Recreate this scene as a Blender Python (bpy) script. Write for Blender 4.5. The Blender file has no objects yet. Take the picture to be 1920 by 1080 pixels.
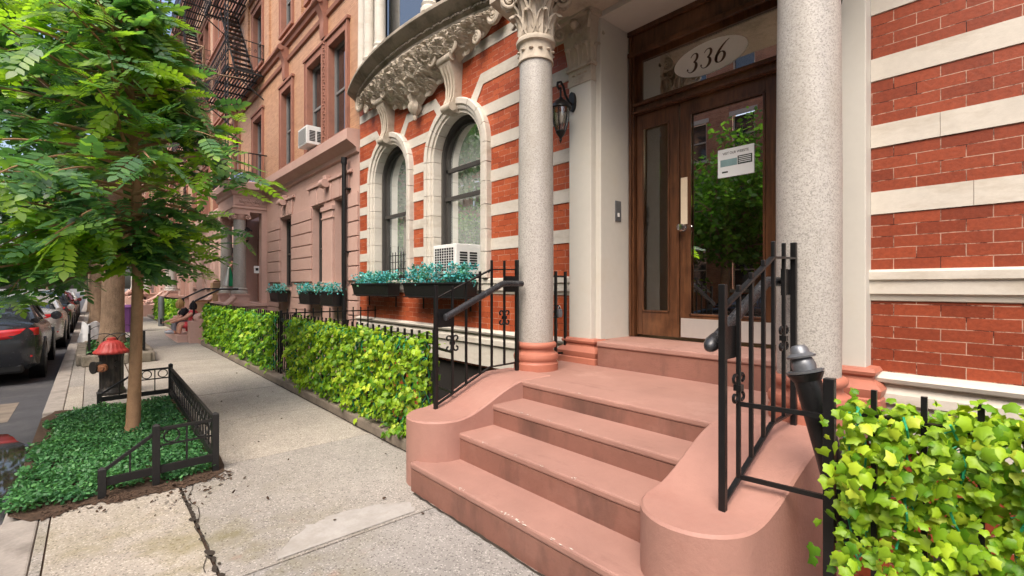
import bpy, bmesh, math, random
import numpy as np
from mathutils import Vector, Matrix
R = math.radians; PI = math.pi
random.seed(7); rng = np.random.default_rng(7)
S = bpy.context.scene; COL = S.collection

# ---------------------------------------------------------------- camera, sky, sun, exposure
cd = bpy.data.cameras.new('camera'); cam = bpy.data.objects.new('camera', cd); COL.objects.link(cam)
cam.location = (0, 0, 1.5); cam.rotation_euler = (R(90), 0, -math.atan2(790, 890))
cd.sensor_width = 36; cd.lens = 890 / 1920 * 36; cd.shift_y = -2 / 1920
cd.clip_start = 0.05; cd.clip_end = 2000
S.camera = cam
SUN_EL, SUN_AZ = R(54), R(-118)          # azimuth from +Y towards +X: the light comes over the street
w = bpy.data.worlds.new('World'); S.world = w; w.use_nodes = True
nt = w.node_tree; bg = nt.nodes['Background']
sky = nt.nodes.new('ShaderNodeTexSky'); sky.sky_type = 'NISHITA'; sky.sun_disc = False
sky.sun_elevation = SUN_EL; sky.sun_rotation = SUN_AZ
sky.air_density = 1.0; sky.dust_density = 6.0; sky.ozone_density = 0.6
nt.links.new(sky.outputs[0], bg.inputs[0]); bg.inputs[1].default_value = 0.15
ld = bpy.data.lights.new('sun', 'SUN'); ld.energy = 1.05; ld.angle = R(40); ld.color = (1, .955, .89)
lo = bpy.data.objects.new('sun', ld); COL.objects.link(lo)
sd = Vector((math.sin(SUN_AZ) * math.cos(SUN_EL), math.cos(SUN_AZ) * math.cos(SUN_EL), math.sin(SUN_EL)))
lo.rotation_euler = sd.to_track_quat('Z', 'Y').to_euler(); lo.location = sd * 40
S.view_settings.view_transform = 'Standard'; S.view_settings.look = 'None'
S.view_settings.exposure = 1.19; S.view_settings.gamma = 1
S.cycles.max_bounces = 8; S.cycles.transparent_max_bounces = 16

# ---------------------------------------------------------------- materials
def nodes(name):
    m = bpy.data.materials.new(name); m.use_nodes = True
    return m, m.node_tree.nodes, m.node_tree.links, m.node_tree.nodes['Principled BSDF']
def lin(c): return tuple(c) + (1,)
def mixrgb(N, L, fac, a, b, mode='MIX'):
    n = N.new('ShaderNodeMix'); n.data_type = 'RGBA'; n.blend_type = mode
    for s, v in ((n.inputs[0], fac), (n.inputs[6], a), (n.inputs[7], b)):
        if hasattr(v, 'links') : L.new(v, s)
        elif isinstance(v, (int, float)): s.default_value = v
        else: s.default_value = lin(v)
    return n.outputs[2]
def noise(N, L, vec, scale, detail=4, rough=.55):
    n = N.new('ShaderNodeTexNoise'); n.inputs['Scale'].default_value = scale
    n.inputs['Detail'].default_value = detail; n.inputs['Roughness'].default_value = rough
    if vec is not None: L.new(vec, n.inputs['Vector'])
    return n.outputs[0]
def ramp(N, L, fac, a, b, lo=0., hi=1.):
    r = N.new('ShaderNodeMapRange'); L.new(fac, r.inputs[0])
    r.inputs[1].default_value = a; r.inputs[2].default_value = b
    r.inputs[3].default_value = lo; r.inputs[4].default_value = hi
    return r.outputs[0]
def math_(N, L, op, a, b=None):
    n = N.new('ShaderNodeMath'); n.operation = op
    for i, v in enumerate((a, b)):
        if v is None: continue
        if isinstance(v, (int, float)): n.inputs[i].default_value = v
        else: L.new(v, n.inputs[i])
    return n.outputs[0]
def pos(N): return N.new('ShaderNodeNewGeometry').outputs['Position']
def bumpn(N, L, b, h, strength=.3, dist=.01):
    n = N.new('ShaderNodeBump'); n.inputs['Strength'].default_value = strength
    n.inputs['Distance'].default_value = dist; L.new(h, n.inputs['Height']); L.new(n.outputs[0], b.inputs['Normal'])
def scalev(N, L, vec, s):
    n = N.new('ShaderNodeVectorMath'); n.operation = 'MULTIPLY'; L.new(vec, n.inputs[0]); n.inputs[1].default_value = s
    return n.outputs[0]

def M(name, col, rough=.7, var=.16, scale=3., bump=.25, bscale=60., metal=0., spec=.4, stain=None, stain_amt=.5, stain_lo=.52, stain_scale=(1.5, 1.5, 1.5), island=0., bdist=.004):
    m, N, L, b = nodes(name); p = pos(N)
    n1 = noise(N, L, p, scale, 6, .6); n2 = noise(N, L, p, scale * 11, 3)
    f = math_(N, L, 'ADD', math_(N, L, 'MULTIPLY', n1, .65), math_(N, L, 'MULTIPLY', n2, .35))
    c = mixrgb(N, L, ramp(N, L, f, .3, .7), [x * (1 - var) for x in col], [min(1, x * (1 + var)) for x in col])
    if stain:
        sn = noise(N, L, scalev(N, L, p, stain_scale), 1.6, 7, .68)
        c = mixrgb(N, L, ramp(N, L, sn, stain_lo, stain_lo + .2, 0, stain_amt), c, stain)
    if island:
        g = N.new('ShaderNodeNewGeometry')
        c = mixrgb(N, L, 1.0, c, mixrgb(N, L, g.outputs['Random Per Island'], (1 - island,) * 3, (1 + island,) * 3), 'MULTIPLY')
    L.new(c, b.inputs['Base Color'])
    b.inputs['Roughness'].default_value = rough; b.inputs['Metallic'].default_value = metal
    b.inputs['Specular IOR Level'].default_value = spec
    if rough < .6:
        L.new(ramp(N, L, n2, .3, .7, max(.03, rough - .08), rough + .12), b.inputs['Roughness'])
    if bump: bumpn(N, L, b, noise(N, L, p, bscale, 5, .65), bump, bdist)
    return m

def brick(name, c1, c2, mortar, bw, rh, phase=(0, 0), plane='YZ', dirt=(.1, .05, .03), msize=.006, bias=0., irregular=.0):
    m, N, L, b = nodes(name); p = pos(N)
    sx = N.new('ShaderNodeSeparateXYZ'); L.new(p, sx.inputs[0])
    cx = N.new('ShaderNodeCombineXYZ')
    a = {'YZ': (1, 2), 'XZ': (0, 2)}[plane]
    if plane == 'YZ':   # returns use X so that the bond wraps round corners
        L.new(math_(N, L, 'ADD', math_(N, L, 'ADD', sx.outputs[1], sx.outputs[0]), phase[0]), cx.inputs[0])
    else: L.new(math_(N, L, 'ADD', sx.outputs[a[0]], phase[0]), cx.inputs[0])
    L.new(math_(N, L, 'ADD', sx.outputs[a[1]], phase[1]), cx.inputs[1])
    wob = N.new('ShaderNodeVectorMath'); wob.operation = 'ADD'
    nn = N.new('ShaderNodeTexNoise'); nn.inputs['Scale'].default_value = 9; L.new(p, nn.inputs['Vector'])
    L.new(cx.outputs[0], wob.inputs[0]); L.new(scalev(N, L, nn.outputs['Color'], (.006, .006, 0)), wob.inputs[1])
    t = N.new('ShaderNodeTexBrick'); L.new(wob.outputs[0], t.inputs['Vector'])
    t.inputs['Scale'].default_value = 1; t.inputs['Brick Width'].default_value = bw; t.inputs['Row Height'].default_value = rh
    t.inputs['Mortar Size'].default_value = msize; t.inputs['Mortar Smooth'].default_value = .15; t.inputs['Bias'].default_value = bias
    t.inputs['Color1'].default_value = lin(c1); t.inputs['Color2'].default_value = lin(c2); L.new(mixrgb(N, L, ramp(N, L, noise(N, L, p, 4.5, 5, .7), .47, .56), mortar, [x * .22 for x in c1]), t.inputs['Mortar'])
    n1 = noise(N, L, p, 2.2, 7, .65); n3 = noise(N, L, p, 38, 4, .6)
    c = mixrgb(N, L, ramp(N, L, n1, .5, .78, 0, .45), t.outputs[0], dirt)
    c = mixrgb(N, L, 1.0, c, mixrgb(N, L, ramp(N, L, n3, .3, .7), (.82,) * 3, (1.12,) * 3), 'MULTIPLY')
    L.new(c, b.inputs['Base Color']); b.inputs['Roughness'].default_value = .55; b.inputs['Specular IOR Level'].default_value = .35
    h = math_(N, L, 'ADD', math_(N, L, 'MULTIPLY', t.outputs['Fac'], -1.0), math_(N, L, 'MULTIPLY', n3, .45))
    bumpn(N, L, b, h, .6, .008)
    return m

def leafmat(name, c1, c2, c3=None, trans=.35, rough=.45, spec=.4, fresh=None):
    m, N, L, b = nodes(name)
    g = N.new('ShaderNodeNewGeometry'); r = N.new('ShaderNodeValToRGB')
    r.color_ramp.elements[0].color = lin(c1); r.color_ramp.elements[1].color = lin(c2)
    if c3: e = r.color_ramp.elements.new(.88); e.color = lin(c2); r.color_ramp.elements[-1].color = lin(c3)
    L.new(g.outputs['Random Per Island'], r.inputs[0])
    n = noise(N, L, g.outputs['Position'], 2.0, 3)
    c = mixrgb(N, L, 1.0, r.outputs[0], mixrgb(N, L, ramp(N, L, n, .35, .65), (.72, .78, .8), (1.22, 1.15, 1.0)), 'MULTIPLY')
    if fresh:   # whole sprays of young growth, paler than the mature leaves
        c = mixrgb(N, L, ramp(N, L, noise(N, L, g.outputs['Position'], 1.5, 2), .47, .60), c, mixrgb(N, L, g.outputs['Random Per Island'], [x * .8 for x in fresh], fresh))
    L.new(c, b.inputs['Base Color']); b.inputs['Roughness'].default_value = rough; b.inputs['Specular IOR Level'].default_value = spec
    t = N.new('ShaderNodeBsdfTranslucent'); L.new(mixrgb(N, L, 1.0, c, (1.25, 1.3, .6), 'MULTIPLY'), t.inputs[0])
    mx = N.new('ShaderNodeMixShader'); mx.inputs[0].default_value = trans
    L.new(b.outputs[0], mx.inputs[1]); L.new(t.outputs[0], mx.inputs[2])
    L.new(mx.outputs[0], N['Material Output'].inputs[0])
    return m

def glassmat(name, tint, refl, rough=.0):
    m, N, L, b = nodes(name); N.remove(b)
    tr = N.new('ShaderNodeBsdfTransparent'); tr.inputs[0].default_value = lin(tint)
    gl = N.new('ShaderNodeBsdfGlossy'); gl.inputs['Roughness'].default_value = rough; gl.inputs[0].default_value = (.9, .92, .93, 1)
    fr = N.new('ShaderNodeLayerWeight'); fr.inputs[0].default_value = .25
    mx = N.new('ShaderNodeMixShader')
    L.new(ramp(N, L, fr.outputs['Fresnel'], 0, 1, refl, min(1, refl + .6)), mx.inputs[0])
    L.new(tr.outputs[0], mx.inputs[1]); L.new(gl.outputs[0], mx.inputs[2]); L.new(mx.outputs[0], N['Material Output'].inputs[0])
    return m

def emit(name, col, s):
    m, N, L, b = nodes(name); b.inputs['Emission Color'].default_value = lin(col); b.inputs['Emission Strength'].default_value = s
    b.inputs['Base Color'].default_value = lin(col); return m

def granite():
    m, N, L, b = nodes('grey granite'); p = pos(N)
    v = N.new('ShaderNodeTexVoronoi'); v.inputs['Scale'].default_value = 150; L.new(p, v.inputs['Vector'])
    r = N.new('ShaderNodeValToRGB'); L.new(v.outputs['Color'], r.inputs[0]); e = r.color_ramp.elements
    e[0].position = .12; e[0].color = (.13, .12, .10, 1); e[1].position = .9; e[1].color = (.52, .49, .44, 1)
    x = e.new(.42); x.color = (.36, .33, .30, 1)
    n = noise(N, L, scalev(N, L, p, (1, 1, .5)), 2.5, 7, .65)
    c = mixrgb(N, L, ramp(N, L, n, .46, .68, 0, .65), r.outputs[0], (.21, .175, .115))
    c = mixrgb(N, L, .45, c, (.40, .385, .36))
    L.new(c, b.inputs['Base Color']); b.inputs['Roughness'].default_value = .42
    bumpn(N, L, b, noise(N, L, p, 120, 3), .1, .002); return m

def concrete(name, col, joint=False):
    m, N, L, b = nodes(name); p = pos(N); g = N.new('ShaderNodeNewGeometry')
    fine = noise(N, L, p, 170, 4, .7); mid = noise(N, L, p, 9, 6, .7); big = noise(N, L, p, .9, 6, .6)
    c = mixrgb(N, L, ramp(N, L, big, .3, .7), [x * .82 for x in col], [x * 1.14 for x in col])
    c = mixrgb(N, L, ramp(N, L, mid, .48, .74, 0, .42), c, [x * .52 for x in col])
    c = mixrgb(N, L, ramp(N, L, fine, .57, .68, 0, .75), c, [x * .34 for x in col])
    v = N.new('ShaderNodeTexVoronoi'); v.inputs['Scale'].default_value = 130; L.new(p, v.inputs['Vector'])
    sc = N.new('ShaderNodeSeparateColor'); L.new(v.outputs['Color'], sc.inputs[0])
    c = mixrgb(N, L, ramp(N, L, sc.outputs[0], .9, .93, 0, .7), c, [min(1, x * 1.7) for x in col])
    c = mixrgb(N, L, ramp(N, L, sc.outputs[1], .90, .92, 0, .75), c, [x * .3 for x in col])
    vg = N.new('ShaderNodeTexVoronoi'); vg.inputs['Scale'].default_value = 3.1; L.new(p, vg.inputs['Vector'])
    c = mixrgb(N, L, ramp(N, L, vg.outputs['Distance'], .055, .045, 0, .55), c, [x * .35 for x in col])
    st2 = noise(N, L, p, .55, 8, .72)
    c = mixrgb(N, L, ramp(N, L, st2, .52, .66, 0, .38), c, [x * .45 for x in col])
    moss = noise(N, L, p, 1.7, 7, .7)
    sx = N.new('ShaderNodeSeparateXYZ'); L.new(p, sx.inputs[0])
    near = math_(N, L, 'MULTIPLY', ramp(N, L, sx.outputs[1], 4.6, 3.4), ramp(N, L, sx.outputs[0], 1.5, .7))
    mm = math_(N, L, 'MULTIPLY', ramp(N, L, moss, .46, .68, 0, .75), near)
    c = mixrgb(N, L, mm, c, (.17, .15, .055))
    c = mixrgb(N, L, math_(N, L, 'MULTIPLY', ramp(N, L, noise(N, L, p, 2.9, 5, .6), .6, .72, 0, .5), near), c, (.33, .14, .09))
    c = mixrgb(N, L, 1.0, c, mixrgb(N, L, g.outputs['Random Per Island'], (.84, .85, .87), (1.1, 1.07, 1.02)), 'MULTIPLY')
    L.new(c, b.inputs['Base Color']); b.inputs['Roughness'].default_value = .75; b.inputs['Specular IOR Level'].default_value = .35
    bumpn(N, L, b, math_(N, L, 'ADD', fine, math_(N, L, 'MULTIPLY', mid, .6)), .35, .006); return m

def stoop_paint(name, on_riser):
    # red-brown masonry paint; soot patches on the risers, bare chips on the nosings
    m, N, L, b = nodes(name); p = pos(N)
    col = (.225, .104, .078) if on_riser else (.315, .172, .138)  # risers get a darker base colour than treads
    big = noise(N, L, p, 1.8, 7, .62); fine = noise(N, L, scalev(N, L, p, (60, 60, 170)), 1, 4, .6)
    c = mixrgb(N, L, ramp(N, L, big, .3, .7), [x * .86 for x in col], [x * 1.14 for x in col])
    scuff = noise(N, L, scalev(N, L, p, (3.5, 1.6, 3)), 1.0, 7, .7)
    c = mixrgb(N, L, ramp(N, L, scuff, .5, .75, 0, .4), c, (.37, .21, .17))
    if on_riser:
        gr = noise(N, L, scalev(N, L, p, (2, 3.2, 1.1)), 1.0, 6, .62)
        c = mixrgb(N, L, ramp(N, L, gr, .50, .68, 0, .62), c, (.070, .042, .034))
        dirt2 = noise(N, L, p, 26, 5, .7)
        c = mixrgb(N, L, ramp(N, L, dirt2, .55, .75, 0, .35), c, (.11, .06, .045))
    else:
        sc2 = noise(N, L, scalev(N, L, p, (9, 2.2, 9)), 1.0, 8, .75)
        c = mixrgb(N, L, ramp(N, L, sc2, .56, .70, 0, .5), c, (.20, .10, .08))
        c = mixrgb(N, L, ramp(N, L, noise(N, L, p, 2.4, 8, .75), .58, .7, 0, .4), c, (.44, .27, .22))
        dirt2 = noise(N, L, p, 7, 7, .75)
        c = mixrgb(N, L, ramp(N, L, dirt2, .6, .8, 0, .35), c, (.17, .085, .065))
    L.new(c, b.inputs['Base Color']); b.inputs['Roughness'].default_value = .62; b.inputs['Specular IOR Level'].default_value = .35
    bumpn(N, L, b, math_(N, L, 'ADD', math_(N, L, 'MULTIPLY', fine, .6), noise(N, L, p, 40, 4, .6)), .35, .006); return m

def wood():
    m, N, L, b = nodes('dark varnished wood'); p = pos(N)
    g = noise(N, L, scalev(N, L, p, (22, 22, 2.2)), 1.5, 6, .6); k = noise(N, L, p, 1.6, 6, .6)
    c = mixrgb(N, L, ramp(N, L, g, .3, .72), (.036, .014, .0065), (.125, .051, .022))
    c = mixrgb(N, L, ramp(N, L, k, .52, .74, 0, .8), c, (.23, .105, .046))
    L.new(c, b.inputs['Base Color']); b.inputs['Roughness'].default_value = .32; b.inputs['Specular IOR Level'].default_value = .5
    bumpn(N, L, b, g, .15, .003); return m

MT = dict(
    redbrick=brick('red painted brick', (.44, .098, .036), (.31, .056, .020), (.50, .31, .23), .234, .0756, (0, -2.145 + .0756 * 40), msize=.0027, dirt=(.20, .045, .022)),
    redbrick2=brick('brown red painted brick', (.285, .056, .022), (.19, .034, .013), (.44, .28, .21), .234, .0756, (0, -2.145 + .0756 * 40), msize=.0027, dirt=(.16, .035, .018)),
    tanbrick=brick('orange tan brick', (.50, .285, .165), (.42, .22, .125), (.42, .26, .16), .30, .05, (0, 0), msize=.004, dirt=(.40, .20, .12)),
    tanbrick2=brick('pale tan brick', (.50, .31, .20), (.42, .25, .16), (.4, .3, .22), .30, .06, (0, 0), msize=.004, dirt=(.3, .18, .12)),
    stone=M('cream limestone', (.56, .52, .455), .72, .10, 2.5, .3, 45, stain=(.36, .30, .225), stain_amt=.6, stain_lo=.51, stain_scale=(1, 1, 3.5)),
    stonecut=M('cream carved limestone', (.46, .40, .32), .75, .14, 2.5, .3, 45, stain=(.22, .17, .12), stain_amt=.75, stain_lo=.50, stain_scale=(2.5, 2.5, 2.5)),
    cornice=M('weathered grey limestone', (.27, .23, .18), .8, .2, 2.5, .4, 45, stain=(.055, .052, .028), stain_amt=.95, stain_lo=.47, stain_scale=(1, 1, 1)),
    cream=M('cream painted plaster', (.535, .515, .46), .6, .05, 1.2, .12, 30, stain=(.48, .43, .34), stain_amt=.4, stain_lo=.55),
    brown=M('pink brown painted stone', (.50, .325, .272), .72, .08, 1.5, .2, 60, stain=(.42, .23, .18), stain_amt=.4),
    brown2=M('brownstone trim', (.28, .125, .085), .75, .14, 2.5, .3, 60, stain=(.12, .06, .045), stain_amt=.5),
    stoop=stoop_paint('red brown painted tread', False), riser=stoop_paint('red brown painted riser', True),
    base=M('terracotta painted base', (.40, .145, .095), .5, .10, 4, .2, 50, stain=(.2, .08, .05), stain_amt=.4),
    granite=granite(), wood=wood(),
    iron=M('black painted iron', (.007, .007, .0075), .36, .4, 14, .25, 90, spec=.38, stain=(.045, .04, .036), stain_amt=.7, stain_lo=.64, stain_scale=(14, 14, 14)),
    ironmat=M('dull black iron', (.013, .0125, .012), .55, .35, 9, .3, 80, stain=(.05, .038, .03), stain_amt=.6, stain_lo=.6, stain_scale=(6, 6, 6)), crackdirt=M('dark crack dirt', (.035, .027, .02), .95, .5, 20, .5, 60),
    pipe=M('worn black steel pipe', (.035, .036, .04), .3, .3, 10, .3, 50, metal=.35, spec=.6, stain=(.20, .21, .23), stain_amt=.7, stain_lo=.56, stain_scale=(14, 14, 8)),
    greymetal=M('grey painted metal', (.16, .17, .185), .38, .15, 8, .15, 60, metal=.5),
    steel=M('brushed steel', (.62, .60, .57), .38, .05, 4, .05, 60, metal=.6),
    darkframe=M('dark window frame', (.05, .046, .042), .45, .2, 5, .1),
    greyframe=M('grey window frame', (.17, .165, .16), .5, .15, 5, .1),
    white=M('white painted metal', (.72, .72, .70), .5, .05, 5, .05, stain=(.5, .48, .42), stain_amt=.4),
    curtain=M('white net curtain', (.74, .75, .71), .9, .08, 3, 0),
    dark=M('dark interior', (.018, .015, .013), .9, .3, 2, 0),
    lobby=M('lobby plaster', (.20, .14, .09), .7, .2, 2, 0),
    black=M('black plastic', (.012, .012, .012), .4, .2, 5, .05),
    rubber=M('tyre rubber', (.018, .018, .018), .75, .2, 9, .2),
    asphalt=M('asphalt', (.062, .062, .068), .8, .25, 3, .6, 120, stain=(.12, .115, .11), stain_amt=.6, bdist=.008),
    ground=M('bare ground', (.12, .11, .10), .9, .2, 1, .2),
    kerb=M('granite kerb', (.30, .27, .24), .75, .25, 5, .4, 60, stain=(.10, .085, .07), stain_amt=.7),
    coping=M('dirty concrete coping', (.20, .165, .13), .8, .25, 5, .4, 60, stain=(.075, .06, .05), stain_amt=.7),
    pave=concrete('sidewalk concrete', (.345, .318, .282)),
    patch=concrete('smooth concrete patch', (.285, .272, .257)),
    smear=M('pale cement skim', (.36, .342, .318), .8, .14, 5, .3, 90, stain=(.30, .28, .25), stain_amt=.95, stain_lo=.44, stain_scale=(4, 4, 4)),
    soil=M('bark mulch', (.075, .045, .028), .95, .5, 30, .8, 90, bdist=.02),
    bark=M('grey brown bark', (.30, .205, .135), .9, .3, 7, .9, 35, stain=(.12, .08, .05), stain_amt=.6, stain_scale=(8, 8, 1.4), bdist=.03),
    youngbark=M('tan young bark', (.34, .20, .11), .85, .22, 9, .5, 60, stain=(.17, .095, .05), stain_amt=.6, stain_scale=(9, 9, 2)),
    ivy=leafmat('yellow green plastic ivy', (.070, .20, .008), (.30, .47, .024), (.46, .54, .06), .25, .45, .35),
    ivyfar=leafmat('lime green plastic ivy', (.055, .20, .008), (.25, .47, .02), (.40, .52, .05), .25, .45, .35),
    vine=M('green plastic vine stem', (.02, .30, .14), .5, .2, 10, 0),
    teal=leafmat('turquoise plastic flower', (.04, .30, .36), (.14, .58, .64), (.36, .74, .75), .25, .5, .3),
    tealstem=leafmat('green plastic sprig', (.03, .12, .05), (.05, .22, .13), None, .2, .5, .3),
    youngleaf=leafmat('compound green leaf', (.060, .165, .075), (.125, .30, .10), (.21, .41, .09), .54, .40, .9, (.36, .58, .045)),
    treeleaf=leafmat('dark green leaf', (.022, .080, .020), (.055, .160, .026), (.11, .25, .04), .45, .4, .45),
    sunleaf=leafmat('sunlit green leaf', (.07, .19, .03), (.17, .36, .06), (.26, .45, .09), .6, .45, .4),  # light put into the leaf colour: brightened for trees seen from their shaded side
    cover=leafmat('low ground cover leaf', (.032, .12, .042), (.085, .26, .09), (.15, .37, .13), .25, .45, .4),
    glass=glassmat('window glass', (.93, .96, .95), .10), doorglass=glassmat('door glass', (.60, .62, .60), .58), sideglass=glassmat('narrow door glass', (.85, .84, .80), .07),
    darkglass=glassmat('dark window glass', (.35, .38, .40), .22), lampglass=glassmat('ribbed lamp glass', (.75, .72, .66), .15, .12),
    tube=emit('lit lobby tube', (1, .83, .55), 45.0),
    red=M('faded red paint', (.36, .035, .030), .5, .15, 7, .25, 60, stain=(.5, .16, .13), stain_amt=.5, stain_lo=.58, stain_scale=(6, 6, 6)),
    hydrant=M('black hydrant paint', (.016, .015, .014), .45, .3, 8, .3, 60, stain=(.10, .075, .06), stain_amt=.7, stain_scale=(7, 7, 3)),
    rust=M('rusty bronze', (.24, .10, .05), .55, .3, 12, .3),
    paper=M('white paper', (.80, .84, .84), .6, .02, 3, 0), paperteal=M('printed teal grey', (.22, .36, .37), .6, .15, 12, 0),
    ink=M('dark print', (.03, .045, .035), .6, .1, 3, 0), gold=M('gilt frame', (.55, .42, .20), .4, .1, 3, 0, metal=.3), oldpaper=M('yellowed notice', (.70, .58, .22), .7, .06, 4, 0),
    frost=M('frosted white decal', (.82, .80, .77), .55, .04, 3, 0), bronze=M('dark bronze digits', (.085, .048, .033), .4, .2, 3, 0),
    plate=M('pale painted plate', (.62, .52, .38), .5, .06, 3, .05),
    carpaint=M('dark grey car paint', (.045, .048, .055), .18, .05, 2, 0, metal=.5, spec=.7), silver=M('pale silver car paint', (.55, .53, .50), .2, .03, 2, 0, metal=.4, spec=.7),
    blackcar=M('black car paint', (.014, .014, .016), .15, .05, 2, 0, spec=.8), redcar=M('wine red car paint', (.16, .02, .02), .18, .05, 2, 0, spec=.8),
    tail=M('red tail lamp', (.55, .015, .02), .15, .05, 3, 0, spec=.8), rim=M('alloy wheel', (.35, .35, .36), .3, .05, 3, 0, metal=.8), chrome=M('chrome', (.75, .75, .75), .12, .02, 3, 0, metal=1.),
    card=M('brown cardboard', (.46, .30, .17), .8, .1, 4, .1), whitebag=M('white plastic bag', (.74, .75, .76), .4, .04, 4, .3, 9, bdist=.04), purple=M('purple plastic bin', (.13, .045, .16), .45, .1, 4, 0),
    skin=M('skin', (.52, .27, .19), .55, .06, 6, 0), hair=M('blonde hair', (.48, .30, .12), .6, .25, 30, .4, 120), darkshirt=M('black cotton', (.015, .016, .02), .9, .2, 9, .2), jeans=M('grey cotton', (.20, .20, .24), .9, .15, 9, .2),
    coral=M('coral cotton', (.62, .07, .085), .85, .1, 6, .2), shoe=M('grey canvas', (.38, .40, .45), .8, .1, 9, 0), greencloth=M('green cloth', (.02, .30, .13), .8, .1, 5, .1), whitecloth=M('white cloth', (.72, .74, .70), .85, .05, 5, .1),
    blue=M('blue tarpaulin', (.20, .28, .48), .6, .2, 6, .2), opp=brick('opposite orange brick', (.42, .19, .10), (.36, .15, .08), (.35, .22, .15), .4, .09, (0, 0), msize=.006),
    opp2=M('opposite brownstone', (.24, .11, .08), .8, .12, 2, .2), pale=M('opposite pale stone', (.5, .44, .36), .8, .1, 2, .2), doorred=M('dark red door', (.22, .03, .025), .4, .1, 4, 0),
    stonepit=M('rough granite block', (.22, .19, .15), .9, .35, 6, .9, 18, stain=(.07, .075, .04), stain_amt=.6, bdist=.03),
)
def soot(col): return col

# ---------------------------------------------------------------- mesh helpers
def wloc(o):
    v = Vector((0, 0, 0))
    while o is not None: v = v + o.location; o = o.parent
    return v
class MB:
    def __init__(s): s.v = []; s.f = []; s.m = []
    def add(s, vs, fs, mi=0):
        b = len(s.v); s.v += [tuple(v) for v in vs]
        s.f += [tuple(i + b for i in f) for f in fs]; s.m += [mi] * len(fs); return s
    def box(s, x0, y0, z0, x1, y1, z1, mi=0):
        x0, x1 = sorted((x0, x1)); y0, y1 = sorted((y0, y1)); z0, z1 = sorted((z0, z1))
        return s.add([(x0, y0, z0), (x1, y0, z0), (x1, y1, z0), (x0, y1, z0), (x0, y0, z1), (x1, y0, z1), (x1, y1, z1), (x0, y1, z1)],
                     [(0, 3, 2, 1), (4, 5, 6, 7), (0, 1, 5, 4), (1, 2, 6, 5), (2, 3, 7, 6), (3, 0, 4, 7)], mi)
    def bar(s, p, q, w, h=None, mi=0, side=None):
        h = h or w; p = Vector(p); q = Vector(q); d = (q - p).normalized()
        u = Vector(side) if side else (Vector((0, 0, 1)) if abs(d.z) < .9 else Vector((1, 0, 0)))
        a = d.cross(u).normalized(); b = a.cross(d).normalized(); vs = []
        for c in (p, q):
            for i, j in ((-1, -1), (1, -1), (1, 1), (-1, 1)): vs.append(c + a * i * w / 2 + b * j * h / 2)
        return s.add(vs, [(0, 1, 2, 3), (7, 6, 5, 4), (0, 4, 5, 1), (1, 5, 6, 2), (2, 6, 7, 3), (3, 7, 4, 0)], mi)
    def tube(s, pts, r, n=10, mi=0, cap=True, flat=1.0):
        pts = [Vector(p) for p in pts]; rs = r if hasattr(r, '__len__') else [r] * len(pts)
        vs = []; fs = []; prev = None
        for i, p in enumerate(pts):
            d = (pts[min(i + 1, len(pts) - 1)] - pts[max(i - 1, 0)]).normalized()
            if prev is None: a = d.cross(Vector((0, 0, 1)) if abs(d.z) < .9 else Vector((1, 0, 0))).normalized()
            else:
                a = prev - d * prev.dot(d)
                a = a.normalized() if a.length > 1e-6 else d.orthogonal().normalized()
            prev = a; b = d.cross(a)
            for k in range(n):
                t = 2 * PI * k / n; vs.append(p + a * math.cos(t) * rs[i] + b * math.sin(t) * rs[i] * flat)
        for i in range(len(pts) - 1):
            for k in range(n):
                fs.append((i * n + k, i * n + (k + 1) % n, (i + 1) * n + (k + 1) % n, (i + 1) * n + k))
        if cap: fs.append(tuple(range(n - 1, -1, -1))); fs.append(tuple((len(pts) - 1) * n + k for k in range(n)))
        return s.add(vs, fs, mi)
    def lathe(s, prof, c, n=24, mi=0, axis='Z', sq=None, a0=0., a1=2 * PI, flute=None):
        c = Vector(c); vs = []; fs = []; full = abs(a1 - a0 - 2 * PI) < 1e-6; m = n if full else n + 1
        for r, z in prof:
            for k in range(m):
                t = a0 + (a1 - a0) * k / n; rr = r
                if sq: rr = r / max(abs(math.cos(t)), abs(math.sin(t)))
                if flute: rr = r * (1 + flute[1] * math.cos(flute[0] * t))
                x, y = rr * math.cos(t), rr * math.sin(t)
                o = (x, y, z) if axis == 'Z' else ((z, x, y) if axis == 'X' else (x, z, y))
                vs.append(c + Vector(o))
        for i in range(len(prof) - 1):
            for k in range(n if full else n):
                fs.append((i * m + k, i * m + (k + 1) % m, (i + 1) * m + (k + 1) % m, (i + 1) * m + k))
        if full:
            if prof[0][0] > 1e-4: fs.append(tuple(range(m - 1, -1, -1)))
            if prof[-1][0] > 1e-4: fs.append(tuple((len(prof) - 1) * m + k for k in range(m)))
        return s.add(vs, fs, mi)
    def prism(s, poly, axis, a, b, mi=0):
        # poly in the other two coordinates (in xyz order), extruded along axis from a to b
        def pt(p, t): return {'X': (t, p[0], p[1]), 'Y': (p[0], t, p[1]), 'Z': (p[0], p[1], t)}[axis]
        n = len(poly); vs = [pt(p, a) for p in poly] + [pt(p, b) for p in poly]
        fs = [tuple(range(n)), tuple(range(2 * n - 1, n - 1, -1))] + [(i, i + n, (i + 1) % n + n, (i + 1) % n) for i in range(n)]
        return s.add(vs, fs, mi)
    def grid(s, nu, nv, fn, mi=0):
        vs = [fn(i / nu, j / nv) for i in range(nu + 1) for j in range(nv + 1)]
        fs = [(i * (nv + 1) + j, (i + 1) * (nv + 1) + j, (i + 1) * (nv + 1) + j + 1, i * (nv + 1) + j + 1) for i in range(nu) for j in range(nv)]
        return s.add(vs, fs, mi)
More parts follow.
